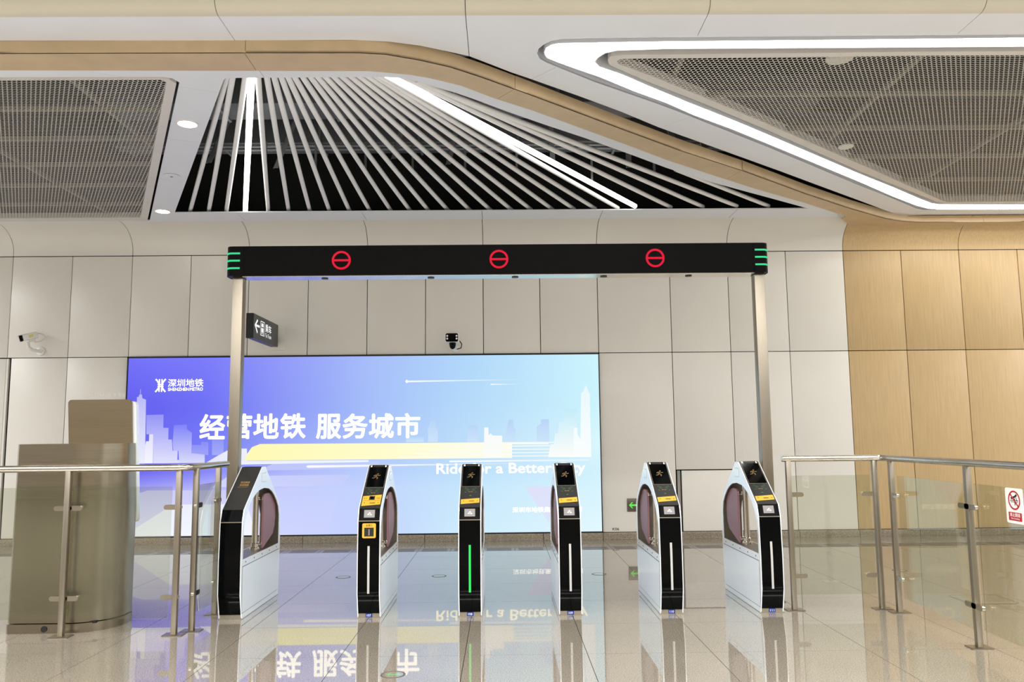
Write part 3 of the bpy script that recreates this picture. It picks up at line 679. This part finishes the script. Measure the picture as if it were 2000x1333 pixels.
def gate(xc, num, flap, label, plain=False, big=False, lit=False):
    t = thing('ticket_gate', (xc, 6.60, 0), label, 'ticket gate', 'row of ticket gates')
    T = lambda p: (xc+p[0], 6.60+p[1], p[2])
    def side(x0, x1, out, hole, name, mat):
        b = fill_bm([(p[0], p[1]) for p in out], [hole], 0)
        r = bmesh.ops.extrude_face_region(b, geom=list(b.faces))
        bmesh.ops.translate(b, verts=[v for v in r['geom'] if isinstance(v, bmesh.types.BMVert)], vec=(0, 0, 1))
        for v in b.verts: v.co = T((x0+(x1-x0)*v.co.z, v.co.x, v.co.y))
        m = MB(); m.merge(b); return m.build(name, mat, t, smooth=25)
    hpz = [(y, max(z, .004)) for y, z in hp]
    side(-.09, -.083, hpz, HOLEP, 'side_plate', M['gatew']); side(.083, .09, hpz, HOLEP, 'side_plate', M['gatew'])
    core = inset([(y, max(z, .036)) for y, z in hp], .010)
    side(-.0825, .0825, core, [(y+(.5-y)*.004, z) for y, z in HOLEP], 'arch_core', M['gatei'])
    def face(name, mat, pts, x0=-.0825, x1=.0825, th=.009, f=None):
        m = MB(); n = len(pts); V = []
        for x in (x0, x1): V += [T((x, y, z)) for y, z in pts]+[T((x, y+th, z)) for y, z in pts]
        F = []
        for i in range(n-1): F += [[i, i+1, 2*n+i+1, 2*n+i], [n+i, 3*n+i, 3*n+i+1, n+i+1], [i, n+i, n+i+1, i+1], [2*n+i, 2*n+i+1, 3*n+i+1, 3*n+i]]
        F += [[0, 2*n, 3*n, n], [n-1, 2*n-1, 4*n-1, 3*n-1]]
        m.quadset(V, F); return m.build(name, mat, t, smooth=30)
    lowp = [(yof(z), z) for z in (.037, .08, .13, .19, .25, .32, .38, .44, .5, .56, .62, .68, .742)]
    face('front_cover', M['black'], lowp)
    face('cover_seam', M['plinth'], [(yof(.743)-.001, .743), (yof(.749)-.001, .749)])
    face('head_front', M['black'], [(yof(.75), .75), (-.008, .84)])
    face('head_top', M['greym'], [(-.008, .84), (.455, 1.158)])
    face('cap', M['greyp'], [(.455, 1.158), (.54, 1.158)], th=.004)
    m = MB(); V = [T((x, y, z)) for x in (-.0825, .0825) for y, z in ((.54, 1.158), (.975, .845), (1.04, .765), (1.06, .49), (1.05, .28), (1.03, .036))]
    m.quadset(V, [[i, i+1, 7+i, 6+i] for i in range(5)]); m.build('rear_cover', M['black'], t, smooth=30)
    Q('plinth', M['plinth'], t, (xc-.088, xc+.088, 6.598, 7.63, 0, .036), (xc-.097, xc-.088, 6.595, 6.61, 0, .004), (xc+.088, xc+.097, 6.595, 6.61, 0, .004))
    # lower side panels with a dark seam, screws along the sill, hatch near the apex
    for sx in (-1, 1):
        def P(u, v, w, sx=sx): return T((sx*(.09+w), u, v))
        for nm, poly, w1, mt in (('panel_seam', [(-.013, .045), (-.020, .19), (-.022, .405), (1.02, .405), (1.016, .28), (.999, .045)], .0008, M['seam']),
                                 ('access_panel', [(-.009, .049), (-.016, .19), (-.018, .401), (1.016, .401), (1.012, .28), (.995, .049)], .002, M['gatew']),
                                 ('hatch_seam', [(.44, 1.03), (.56, 1.03), (.56, 1.105), (.44, 1.105)], .0006, M['greyp']),
                                 ('hatch', [(.443, 1.033), (.557, 1.033), (.557, 1.102), (.443, 1.102)], .0014, M['gatew'])):
            MB().prism(poly, P, 0, w1).build(nm, mt, t)
        m = MB()
        for k in range(5): m.cyl(P(.06+.22*k, .43, 0), P(.06+.22*k, .43, .002), .006, 8)
        m.build('screws', M['seam'], t)
    # barrier: pole on a flange, folded flap beside it
    px = xc+.0; pole = MB().lathe((px, 7.19, .455), [(.045, 0), (.045, .018), (.034, .024), (.034, .05), (.025, .056), (.025, .515)], 20).build('barrier_pole', M['steelh'], t, smooth=40)
    fx = xc+flap*.055
    fp = [(.02, .005), (.40, .10), (.47, .17), (.49, .26), (.48, .36), (.43, .42), (.34, .465), (.22, .49), (.07, .49), (.03, .47), (.02, .44)]
    m = MB(); m.prism([(7.19+u*.80, .455+v*.95) for u, v in fp], fYZ, fx-.009, fx+.009)
    bmesh.ops.bevel(m.bm, geom=[e for e in m.bm.edges], offset=.003, segments=1, affect='EDGES')
    m.build('barrier_flap', M['mauve'], t, smooth=40)
    for z0, z1 in ((.49, .515), (.87, .895)): Q('flap_bracket', M['steelh'], pole, (min(px, fx), max(px, fx), 7.205, 7.222, z0, z1), bevel=.004)
    # head equipment
    def sq(name, mat, x0, x1, s0, s1, h0, h1, sk=0, par=None):
        m = MB(); V = [T(slope(x, s+(sk if x > 0 else 0), h)) for h in (h0, h1) for x, s in ((x0, s0), (x1, s0), (x1, s1), (x0, s1))]
        m.quadset(V, [[3, 2, 1, 0], [4, 5, 6, 7], [0, 1, 5, 4], [1, 2, 6, 5], [2, 3, 7, 6], [3, 0, 4, 7]]); return m.build(name, mat, par or t)
    def stext(name, s, x0, s0, w, h, mat, bold=0.0, par=None):
        return text(name, s, T(slope(x0, s0, .0016)), (1, 0, 0), SD, w, h, mat, par or t, bold)
    if plain:
        stext('printed_text', '欢迎乘坐', -.035, .335, .075, .026, M['goldp'], .01); stext('printed_text', '深圳地铁', -.035, .300, .075, .026, M['goldp'], .01)
        stext('printed_text', 'Welcome to Shenzhen Metro', -.045, .282, .085, .009, M['goldp'])
    else:
        sq('screen_bezel', M['plinth'], -.076, .076, .262, .570, 0, .002); dsp = sq('display', M['black'], -.073, .073, .266, .566, 0, .004)
        sq('camera_bar', M['greym'], -.045, .045, .535, .560, .004, .0055, par=dsp)
        for x in (-.06, .06): sq('flash', M['whitep'], x-.006, x+.006, .535, .558, .004, .006, par=dsp)
        m = MB()                                     # running figure on the display
        def st(a, b, w=.0045):
            a, b = Vector(a), Vector(b); d = (b-a).normalized(); n = Vector((-d.y, d.x))*w
            m.quadset([T(slope(q.x, q.y, .0048)) for q in (a-n, b-n, b+n, a+n)], [[0, 1, 2, 3]])
        hx, hs = 0.0, .405
        m.quadset([T(slope(hx+.008+.007*math.cos(k*.785), hs+.036+.007*math.sin(k*.785), .0048)) for k in range(8)], [list(range(8))])
        st((hx, hs+.026), (hx-.006, hs)); st((hx-.006, hs), (hx+.01, hs-.014)); st((hx+.01, hs-.014), (hx+.006, hs-.034)); st((hx-.006, hs), (hx-.016, hs-.018)); st((hx-.016, hs-.018), (hx-.034, hs-.022))
        st((hx, hs+.022), (hx+.018, hs+.012)); st((hx+.018, hs+.012), (hx+.03, hs+.018)); st((hx, hs+.022), (hx-.018, hs+.016)); st((hx-.018, hs+.016), (hx-.022, hs+.002))
        m.build('running_icon', M['tanp'], dsp, fix=False)
        m = MB()                                     # card reader mark: brackets and arcs
        def sb(x0, x1, s0, s1): m.quadset([T(slope(x, s, .0012)) for x, s in ((x0, s0), (x1, s0), (x1, s1), (x0, s1))], [[0, 1, 2, 3]])
        for sx in (-1, 1):
            for s0, s1 in ((.243, .246), (.186, .189)): sb(sx*.046 if sx < 0 else .032, -.032 if sx < 0 else .046, s0, s1)
            for s0, s1 in ((.232, .246), (.186, .198)): sb(*sorted((sx*.046, sx*.043)), s0, s1)
            for rr in (.016, .024, .032):
                for k in range(6):
                    a0, a1 = [math.radians(-40+80*(k+q)/6) for q in (0, 1)]
                    m.quadset([T(slope(sx*r*math.cos(a), .222+r*math.sin(a)*.8, .0012)) for r, a in ((rr, a0), (rr+.002, a0), (rr+.002, a1), (rr, a1))], [[0, 1, 2, 3]])
        m.build('reader_mark', M['greenp'], t, fix=False)
        stext('printed_text', '刷卡区', -.018, .188, .036, .012, M['goldp'])
        m = MB(); m.quadset([T(slope(x, s, .0012)) for x, s in ((-.011, .142), (.011, .142), (0, .152))], [[0, 1, 2]]); m.build('arrow_mark', M['greenp'], t, fix=False)
        if big:
            stk = sq('sticker', M['yellow'], -.074, .074, .030, .152, 0, .0012, sk=.018)
            sq('lens_frame', M['greym'], -.022, .022, .105, .150, .001, .003); MB().cyl(T(slope(0, .128, .002)), T(slope(0, .128, .006)), .014, 16).build('lens', M['black'], t, smooth=40)
            for x, s_ in ((-.066, '刷卡'), (.036, '扫码')): stext('printed_text', s_, x, .118, .028, .014, M['blackp'], par=stk)
            sq('sticker_rule', M['blackp'], -.066, .07, .093, .095, .0012, .0018, sk=.004, par=stk); zt = .058
        else:
            stk = sq('sticker', M['yellow'], -.074, .074, .041, .098, 0, .0012, sk=.016); zt = .068
        stext('printed_text', '二维码乘车', -.018, zt, .052, .016, M['blackp'], .01, par=stk)
        m = MB()
        for x in (-.054, .056): m.quadset([T(slope(x+a, zt+.008+b, .0018)) for a, b in ((-.006, .005), (0, -.005), (.006, .005))], [[0, 1, 2]])
        m.build('printed_triangle', M['blackp'], stk, fix=False)
        # lit code reader in a dark pocket on the upright face
        yf = lambda z: yof(z)-.001
        m = MB(); m.quadset([T((x, yf(z)-.0005, z)) for x, z in ((-.066, .757), (.066, .757), (.066, .836), (-.066, .836))], [[0, 1, 2, 3]]); pk = m.build('reader_pocket', M['blackm'], t, fix=False)
        m = MB(); V = [T((x, yf(z)-w, z)) for w in (.0015, .005) for x, z in ((-.042, .772), (.042, .772), (.042, .829), (-.042, .829))]
        m.quadset(V, [[0, 1, 2, 3], [4, 5, 6, 7], [0, 1, 5, 4], [1, 2, 6, 5], [2, 3, 7, 6], [3, 0, 4, 7]]); m.build('reader_window', M['scan'], pk)
        m = MB()
        for x, z in ((-.008, .795), (.012, .793), (.002, .805)):
            m.quadset([T((x+.008*math.cos(k*.785), yf(z)-.0062, z+.006*math.sin(k*.785))) for k in range(8)], [list(range(8))])
        m.build('reader_lamp', M['scanhot'], pk, fix=False)
        # status light bar set in the lower cover
        zs = [.193+.0361*k for k in range(11)]; m = MB(); V = [T((x, yof(z)-w, z)) for x, w in ((-.0085, -.002), (-.0085, .003), (.0085, .003), (.0085, -.002)) for z in zs]; n = len(zs)
        F = [[q*n+i, q*n+i+1, (q+1)*n+i+1, (q+1)*n+i] for q in range(3) for i in range(n-1)]+[[0, n, 2*n, 3*n], [n-1, 2*n-1, 3*n-1, 4*n-1]]
        m.quadset(V, F); m.build('light_bar', M['led_on'] if lit else M['led_off'], t, label='glowing green light bar' if lit else None)
        if big:
            yz = lambda z: yof(z)-.0015
            m = MB(); m.prism([(xc+a, b) for a, b in rrect(-.052, .054, .615, .728, .01)], lambda u, v, w: (u, 6.60+yof(v)-w, v), -.002, .002); cpl = m.build('coin_plate', M['yellow'], t)
            m = MB(); m.prism([(xc+a, b) for a, b in ((-.036, .628), (.038, .628), (.038, .695), (-.036, .695))], lambda u, v, w: (u, 6.60+yof(v)-w, v), .002, .0032); m.build('coin_tray', M['blackp'], cpl)
            m = MB(); m.prism([(xc+a, b) for a, b in ((-.003, .636), (.006, .636), (.006, .684), (-.003, .684))], lambda u, v, w: (u, 6.60+yof(v)-w, v), .003, .005); m.build('coin_slot', M['plinth'], cpl)
            text('printed_text', '投票口', T((-.024, yof(.705)-.0026, .702)), XR, ZU, .05, .018, M['blackp'], cpl)
        m = MB(); m.box(xc-.026, xc+.026, 6.5955, 6.599, .005, .035); npl = m.build('number_plate', M['bluelab'], t)
        text('number_text', num, (xc-.016, 6.5948, .011), XR, ZU, .032, .018, M['whitep'], npl)
    return t
gate(-2.132, '106', 1, 'leftmost ticket gate with plain dark head and two tan text lines', plain=True)
gate(-1.055, '107', 1, 'ticket gate with large yellow sticker and coin slot, numbered 107', big=True)
gate(-.266, '108', 1, 'ticket gate with glowing green light bar, numbered 108', lit=True)
gate(.518, '109', -1, 'ticket gate numbered 109, just right of the green lit gate')
gate(1.31, '110', -1, 'ticket gate numbered 110, in front of the green arrow wall sign')
gate(2.098, '111', -1, 'rightmost ticket gate, beside the right gantry post and glass railing')

# ================================================================== GANTRY
ga = thing('gate_gantry', (0, 7.08, 0), 'long black overhead sign beam on two steel posts over the gates', 'gantry')
for x0, x1 in ((-2.335, -2.245), (2.212, 2.302)):
    Q('post', M['steel'], ga, (x0, x1, 7.03, 7.125, 0, 2.80), bevel=.004)
    Q('post_base', M['steel'], ga, (x0-(.04 if x0 < 0 else .0), x1+(.0 if x0 < 0 else .04), 6.99, 7.165, 0, .008))
bo = rrect(-2.385, 2.335, 6.985, 7.175, .06, 6)
MB().prism(bo, fXY, 2.795, 3.055).build('beam', M['blackm'], ga, smooth=30)
Q('underside_plate', M['steelh'], ga, (-2.24, 2.205, 7.0, 7.165, 2.788, 2.796))
for x in (-1.55, -.62, .12, .9, 1.65):
    MB().lathe((x, 7.1, 2.788), [(.03, 0), (.03, -.006), (.015, -.008)], 14).build('sensor', M['greym'], ga, smooth=40)
Q('end_joint', M['black'], ga, (-2.236, -2.231, 6.982, 7.0, 2.80, 3.05), (2.20, 2.205, 6.982, 7.0, 2.80, 3.05))
for sx, xe in ((-1, -2.385), (1, 2.335)):
    for z in (2.862, 2.928, 2.992):
        path = [(xe-sx*.125, 6.9845)]+[(xe-sx*.06+sx*.0605*math.sin(a), 7.045-.0605*math.cos(a)) for a in [math.radians(15*k) for k in range(7)]]+[(xe+sx*.0005, 7.11)]
        m = MB(); n = len(path); V = []
        for x, y in path:
            V += [(x, y-.003*(y < 7.0), z-.008), (x+sx*.003, y-.003*(y < 7.0), z-.008), (x+sx*.003, y-.003*(y < 7.0), z+.008), (x, y-.003*(y < 7.0), z+.008)]
        F = []
        for i in range(n-1):
            for k in range(4): F.append([i*4+k, i*4+(k+1) % 4, (i+1)*4+(k+1) % 4, (i+1)*4+k])
        m.quadset(V, F+[[0, 1, 2, 3], [n*4-4, n*4-3, n*4-2, n*4-1]]); m.build('end_light', M['mint'], ga)
for x in (-1.386, -.021, 1.338):
    m = MB(); ring((x, 2.925), .064, .082, fXZ, 6.980, 6.986, m, 40); m.box(x-.066, x+.066, 6.981, 6.986, 2.916, 2.934)
    m.build('no_entry_light', M['red'], ga, smooth=40)

# ================================================================== RAILINGS
def arm(m, p, d, n, z, L=.085, r=.018):              # capsule clamp: from point p along unit d, thickness along n
    f = lambda u, v, w: (p[0]+d[0]*u+n[0]*w, p[1]+d[1]*u+n[1]*w, v)
    m.prism(capsule(-.01, L, z, r), f, -.009, .009)
def railing(name, label, top, posts, panels, clamps, zc=1.192):
    base = posts[0]; t = thing(name, (base[0], base[1], 0), label, 'railing')
    MB().tube(top, .0255, 14).build('handrail', M['steelh'], t, smooth=50)
    PO = []
    for i, (x, y) in enumerate(posts):
        ps = Q('post', M['steel'], t, (x-.019, x+.019, y-.019, y+.019, 0, zc-.01), bevel=.003); PO.append((x, y, ps))
        Q('base_plate', M['steel'], ps, (x-.07, x+.07, y-.05, y+.05, 0, .007))
    for (x0, y0, x1, y1) in panels:
        if abs(x1-x0) > abs(y1-y0): Q('glass_panel', M['glass'], t, (x0, x1, y0-.005, y0+.005, .115, 1.055))
        else: MB().prism([(x0-.005, y0), (x0+.005, y0), (x1+.005, y1), (x1-.005, y1)], fXY, .115, 1.055).build('glass_panel', M['glass'], t)
    for (x, y, dx, dy) in clamps:
        for z in (.265, .905):
            m = MB(); arm(m, (x, y), (dx, dy), (-dy, dx), z); m.build('clamp', M['steelh'], min(PO, key=lambda q: (q[0]-x)**2+(q[1]-y)**2)[2], smooth=40)
    return t
def arc(cx_, cy_, r, a0, a1, z, n=6): return [(cx_+r*math.cos(math.radians(a0+(a1-a0)*k/n)), cy_+r*math.sin(math.radians(a0+(a1-a0)*k/n)), z) for k in range(n+1)]
zc = 1.192
railing('glass_railing', 'steel and glass railing running from the kiosk to the leftmost gate',
        [(-5.8, 6.1, zc), (-2.42, 6.1, zc)]+arc(-2.41, 6.2, .10, -90, -10, zc)+[(-2.29, 6.4, zc), (-2.27, 6.83, zc)],
        [(-3.175, 6.10), (-2.378, 6.12), (-2.295, 6.235), (-2.325, 6.80), (-4.55, 6.1), (-5.75, 6.1)],
        [(-5.70, 6.125, -4.58, 6.125), (-4.52, 6.125, -3.205, 6.125), (-3.145, 6.125, -2.43, 6.125), (-2.30, 6.29, -2.30, 6.76)],
        [(-3.175, 6.115, -1, 0), (-3.175, 6.115, 1, 0), (-2.378, 6.118, -1, 0), (-2.29, 6.24, 0, 1), (-2.31, 6.79, 0, -1), (-4.55, 6.115, 1, 0), (-4.55, 6.115, -1, 0), (-5.75, 6.115, 1, 0)])
railing('glass_railing', 'steel and glass railing from the rightmost gate turning towards the viewer',
        [(2.262, 6.69, zc), (2.96, 6.69, zc)]+arc(2.98, 6.59, .10, 90, 0, zc)+[(3.08, 6.5, zc), (3.085, 3.2, zc)],
        [(2.308, 6.69), (3.01, 6.69), (3.083, 6.556), (3.085, 5.484), (3.085, 4.41), (3.085, 3.34)],
        [(2.34, 6.70, 2.975, 6.70), (3.068, 5.515, 3.112, 6.515), (3.068, 4.44, 3.110, 5.45), (3.068, 3.37, 3.110, 4.38)],
        [(2.32, 6.69, 1, 0), (3.0, 6.69, -1, 0), (3.075, 6.55, 0, -1), (3.075, 5.484, 0, 1), (3.075, 5.484, 0, -1), (3.075, 4.41, 0, 1), (3.075, 4.41, 0, -1), (3.075, 3.34, 0, 1)])
# no-climbing sign on the right glass
sg = thing('warning_sign', (3.076, 4.97, .95), 'white and red no climbing sign on the right railing glass', 'sign')
def fS(u, v, w): return (3.079-w, 5.065-u, .845+v)   # u runs towards the viewer, v up, w out of the glass
MB().prism(rrect(0, .17, 0, .21, .012), fS, 0, .002).build('plate', M['whitep'], sg)
m = MB(); ring((.085, .138), .048, .058, fS, .002, .003, m); m.prism([(.046, .170), (.053, .177), (.124, .106), (.117, .099)], fS, .002, .003); m.build('prohibition_ring', M['redp'], sg)
MB().prism([(.022, .016), (.148, .016), (.148, .066), (.022, .066)], fS, .002, .003).build('red_bar', M['redp'], sg)
m = MB(); m.prism([(.106+.008*math.cos(k*.785), .168+.008*math.sin(k*.785)) for k in range(8)], fS, .0022, .0027)
for q in ([(.050, .152), (.060, .142), (.104, .158), (.098, .168)], [(.098, .16), (.104, .156), (.118, .135), (.112, .132)], [(.086, .15), (.094, .15), (.094, .108), (.088, .108)], [(.045, .135), (.125, .135), (.125, .139), (.045, .139)], [(.05, .126), (.12, .126), (.12, .129), (.05, .129)]):
    m.prism(q, fS, .0022, .0027)
m.build('climbing_figure', M['blackp'], sg)
text('printed_text', '禁止翻越', fS(.036, .040, .0034), (0, -1, 0), ZU, .098, .022, M['whitep'], sg, .01)
text('printed_text', 'No Crossing', fS(.046, .022, .0034), (0, -1, 0), ZU, .08, .013, M['whitep'], sg, .01)

# ================================================================== KIOSK
kk = thing('service_kiosk', (-3.2, 6.5, 0), 'curved stainless steel service kiosk seen from behind, left of the railing', 'kiosk')
R_ = .30; kx0, kx1, ky = -3.635, -2.905, 6.215
plan = [(kx0, 6.75), (kx0, ky+.02), (kx0+.02, ky)]+[(kx1-R_+R_*math.sin(a), ky+R_-R_*math.cos(a)) for a in [math.radians(7.5*k) for k in range(13)]]+[(kx1, 6.62), (kx1-.06, 6.75)]
m = MB(); m.prism(plan, fXY, .072, 1.372); m.build('body_shell', M['kiosk'], kk, smooth=30)
m = MB(); m.prism([(x*1.0+.006*(1 if x > -3.2 else -1), y-.006) for x, y in plan], fXY, 0, .066); m.build('plinth', M['kiosk'], kk, smooth=30)
Q('plinth_gap', M['blackp'], kk, (kx0+.03, kx1-.1, 6.26, 6.7, .06, .075))
MB().cyl((-3.355, 6.214, .032), (-3.355, 6.203, .032), .022, 18).build('cable_grommet', M['blackp'], kk, smooth=40)
def fH(u, v, w): return (u, 6.50+w+(1.705-v)*.12, v)
m = MB(); m.prism(rrect(-3.42, -2.925, .735, 1.715, .028), fH, 0, .022); m.build('screen_back', M['kioskback'], kk, smooth=30)
m = MB(); m.prism(rrect(-3.405, -2.898, .75, 1.70, .03), fH, .022, .07); m.build('screen_housing', M['gatew'], kk, smooth=30)
text('sign_letters', '自助票务处理机', fH(-2.985, 1.735, .03), (-1, 0, 0), ZU, .28, .034, M['lgreyp'], kk)

# ================================================================== WALL FIXTURES
ws = thing('direction_sign', (-3.11, 11.16, 2.79), 'dark projecting sign box with white arrow and train symbol', 'sign')
MB().prism(rrect(10.07, 11.165, 2.634, 2.938, .02), fYZ, -3.155, -3.066).build('sign_box', M['signd'], ws, smooth=30)
Q('end_cap', M['blackp'], ws, (-3.16, -3.072, 10.06, 10.10, 2.630, 2.942), bevel=.004)
Q('wall_plate', M['white'], ws, (-3.16, -2.985, 11.236, 11.25, 2.60, 2.93), bevel=.003)
Q('bracket', M['blackp'], ws, (-3.14, -3.09, 11.16, 11.24, 2.70, 2.78))
fW = lambda u, v, w: (-3.066+w, u, v)
m = MB()
for q in ([(10.115, 2.787), (10.31, 2.787), (10.31, 2.815), (10.115, 2.815)], [(10.105, 2.80), (10.21, 2.885), (10.235, 2.865), (10.15, 2.80)], [(10.105, 2.80), (10.21, 2.705), (10.235, 2.725), (10.15, 2.80)]): m.prism(q, fW, 0, .002)
m.build('arrow', M['signw'], ws)
m = MB(); o_ = rrect(10.345, 10.52, 2.70, 2.885, .012); i_ = rrect(10.357, 10.508, 2.71, 2.875, .01)
for k in range(len(o_)): j = (k+1) % len(o_); m.quadset([fW(*o_[k], .002), fW(*o_[j], .002), fW(*i_[j], .002), fW(*i_[k], .002)], [[0, 1, 2, 3]])
for q in ([(10.385, 2.745), (10.48, 2.745), (10.48, 2.80), (10.385, 2.80)], [(10.385, 2.815), (10.395, 2.86), (10.47, 2.86), (10.48, 2.815)], [(10.38, 2.72), (10.40, 2.72), (10.42, 2.74), (10.40, 2.74)], [(10.465, 2.72), (10.485, 2.72), (10.465, 2.74), (10.445, 2.74)]): m.prism(q, fW, 0, .002)
m.build('train_symbol', M['signw'], ws)
text('sign_text', '乘车', fW(10.56, 2.768, .002), (0, 1, 0), ZU, .27, .105, M['signw'], ws, .02)
text('sign_text', 'To Train', fW(10.56, 2.70, .002), (0, 1, 0), ZU, .27, .05, M['signw'], ws, .015)

bc = thing('bullet_camera', (-6.32, YW, 2.61), 'white bullet camera with yellow sticker on the wall at far left', 'camera')
MB().lathe((-6.325, YW, 2.615), [(.06, -.004), (.058, -.018), (.03, -.026), (.026, -.04)], 20, 'y').build('wall_mount', M['camw'], bc, smooth=40)
MB().tube([(-6.325, 11.22, 2.615), (-6.34, 11.17, 2.612), (-6.38, 11.13, 2.622), (-6.415, 11.11, 2.655), (-6.425, 11.105, 2.70), (-6.425, 11.10, 2.73)], .022, 10).build('bracket_arm', M['camw'], bc, smooth=50)
ax = Vector((-.80, -.52, -.30)).normalized(); c0 = Vector((-6.40, 11.09, 2.80))
def camrot(c, a):
    z = a; x = z.cross(Vector((0, 0, 1))).normalized(); y = x.cross(z); return Matrix(((x.x, y.x, z.x, c.x), (x.y, y.y, z.y, c.y), (x.z, y.z, z.z, c.z), (0, 0, 0, 1)))
A = camrot(c0, ax)
m = MB(); m.box(-.047, .047, -.042, .042, -.10, .085, bevel=.012, mat=A); m.build('camera_body', M['camw'], bc, smooth=40)
m = MB(); m.box(-.052, .052, .036, .046, -.08, .135, bevel=.004, mat=A); m.build('sun_shield', M['camw'], bc, smooth=40)
m = MB(); m.box(-.046, .046, -.044, .036, .085, .125, bevel=.01, mat=A); m.build('lens_hood', M['black'], bc, smooth=40)
m = MB(); m.box(.0475, .0485, -.018, .018, -.04, .01, mat=A); m.box(-.0485, -.0475, -.018, .018, -.04, .01, mat=A); m.build('round_sticker', M['paley'], bc)
m = MB(); m.box(-.03, .03, -.075, -.04, -.06, .03, bevel=.01, mat=A); m.build('pivot_block', M['camw'], bc, smooth=40)
MB().tube([c0-ax*.10+Vector((0, 0, .02)), c0-ax*.15+Vector((.0, .03, 0)), c0-ax*.17+Vector((.02, .03, -.05)), c0-ax*.13+Vector((.01, .02, -.09)), c0-ax*.05+Vector((0, .02, -.09))], .007, 8).build('cable', M['camw'], bc, smooth=50)

sc = thing('dome_camera', (-.66, YW, 2.62), 'small white camera with square black front above the lightbox', 'camera')
MB().lathe((-.64, YW, 2.60), [(.055, -.004), (.05, -.02), (.02, -.03)], 18, 'y').build('wall_mount', M['camw'], sc, smooth=40)
MB().tube([(-.64, 11.23, 2.60), (-.645, 11.15, 2.60), (-.655, 11.1, 2.63), (-.66, 11.09, 2.68)], .016, 10).build('bracket_arm', M['camw'], sc, smooth=50)
Q('camera_body', M['camw'], sc, (-.765, -.58, 10.93, 11.12, 2.655, 2.785), bevel=.02)
MB().prism(rrect(-.757, -.59, 2.662, 2.775, .02), fXZ, 10.922, 10.932).build('front_glass', M['black'], sc, smooth=30)
for x in (-.735, -.61):
    for z in (2.703, 2.740): MB().lathe((x, 10.921, z), [(.013, .002), (.013, -.001), (.008, -.002)], 12, 'y').build('infrared_lamp', M['whitep'], sc, smooth=40)
MB().lathe((-.672, 10.921, 2.72), [(.028, .002), (.026, -.003), (.015, -.004)], 16, 'y').build('lens', M['blackm'], sc, smooth=40)
m = MB(); m.lathe((-.668, 10.99, 2.60), [(.045, .055), (.044, .02), (.036, -.01), (.018, -.03), (.004, -.034)], 18); m.build('dome', M['black'], sc, smooth=50)
MB().tube([(-.58, 11.08, 2.69), (-.55, 11.1, 2.65), (-.56, 11.14, 2.60), (-.62, 11.18, 2.585)], .007, 8).build('cable', M['blackp'], sc, smooth=50)

es = thing('exit_sign', (1.765, YW, .45), 'small grey exit sign with green arrow low on the white wall', 'sign')
Q('plate', M['gatei'], es, (1.672, 1.86, 11.236, 11.25, .365, .54), bevel=.003)
m = MB(); m.prism([(1.695, .45), (1.735, .49), (1.752, .49), (1.728, .462), (1.80, .462), (1.80, .438), (1.728, .438), (1.752, .41), (1.735, .41)], fXZ, 11.233, 11.2365); m.build('arrow', M['sgreen'], es)
kn = thing('wall_number', (1.51, YW, .13), 'small black K06 number on the white wall by the lightbox corner', 'lettering')
text('number_text', 'K06', (1.468, YW-.0012, .118), XR, ZU, .088, .034, M['blackp'], kn, .02)

# ================================================================== FLOOR MARKERS
for x, y, l in ((-.663, 5.055, 'round green arrow marker on the floor in front of gate 107'), (-.655, 8.49, 'round green arrow marker on the floor behind gate 108'), (.96, 8.49, 'round green arrow marker on the floor beyond gate 109'), (-1.62, 8.49, 'round green arrow marker on the floor between gates 106 and 107'), (4.02, 8.49, 'round green arrow marker on the floor behind the right glass railing')):
    t = thing('floor_marker', (x, y, 0), l, 'floor marker', 'round floor markers')
    m = MB(); ring((x, y), .062, .074, fXY, 0, .0015, m, 28); m.build('rim', M['hatch'], t, smooth=40)
    MB().lathe((x, y, 0), [(.062, .0004), (.062, .0010)], 28).build('disc', M['floor'], t)
    m = MB(); m.prism([(x+a, y+b) for a, b in ((-.045, 0), (-.015, .03), (-.015, .012), (.045, .012), (.045, -.012), (-.015, -.012), (-.015, -.03))], fXY, .001, .0016); m.build('arrow', M['markg'], t)
fh = thing('floor_hatch', (4.0, 7.01, 0), 'rounded steel outlined floor hatch behind the right glass railing', 'hatch')
o_ = rrect(3.80, 4.21, 6.82, 7.2, .05); i_ = rrect(3.807, 4.203, 6.827, 7.193, .046); m = MB()
for k in range(len(o_)):
    j = (k+1) % len(o_); m.quadset([(*o_[k], .0012), (*o_[j], .0012), (*i_[j], .0012), (*i_[k], .0012)], [[0, 1, 2, 3]])
m.build('rim', M['hatch'], fh)
MB().prism(i_, fXY, .0002, .0008).build('lid', M['floor'], fh)
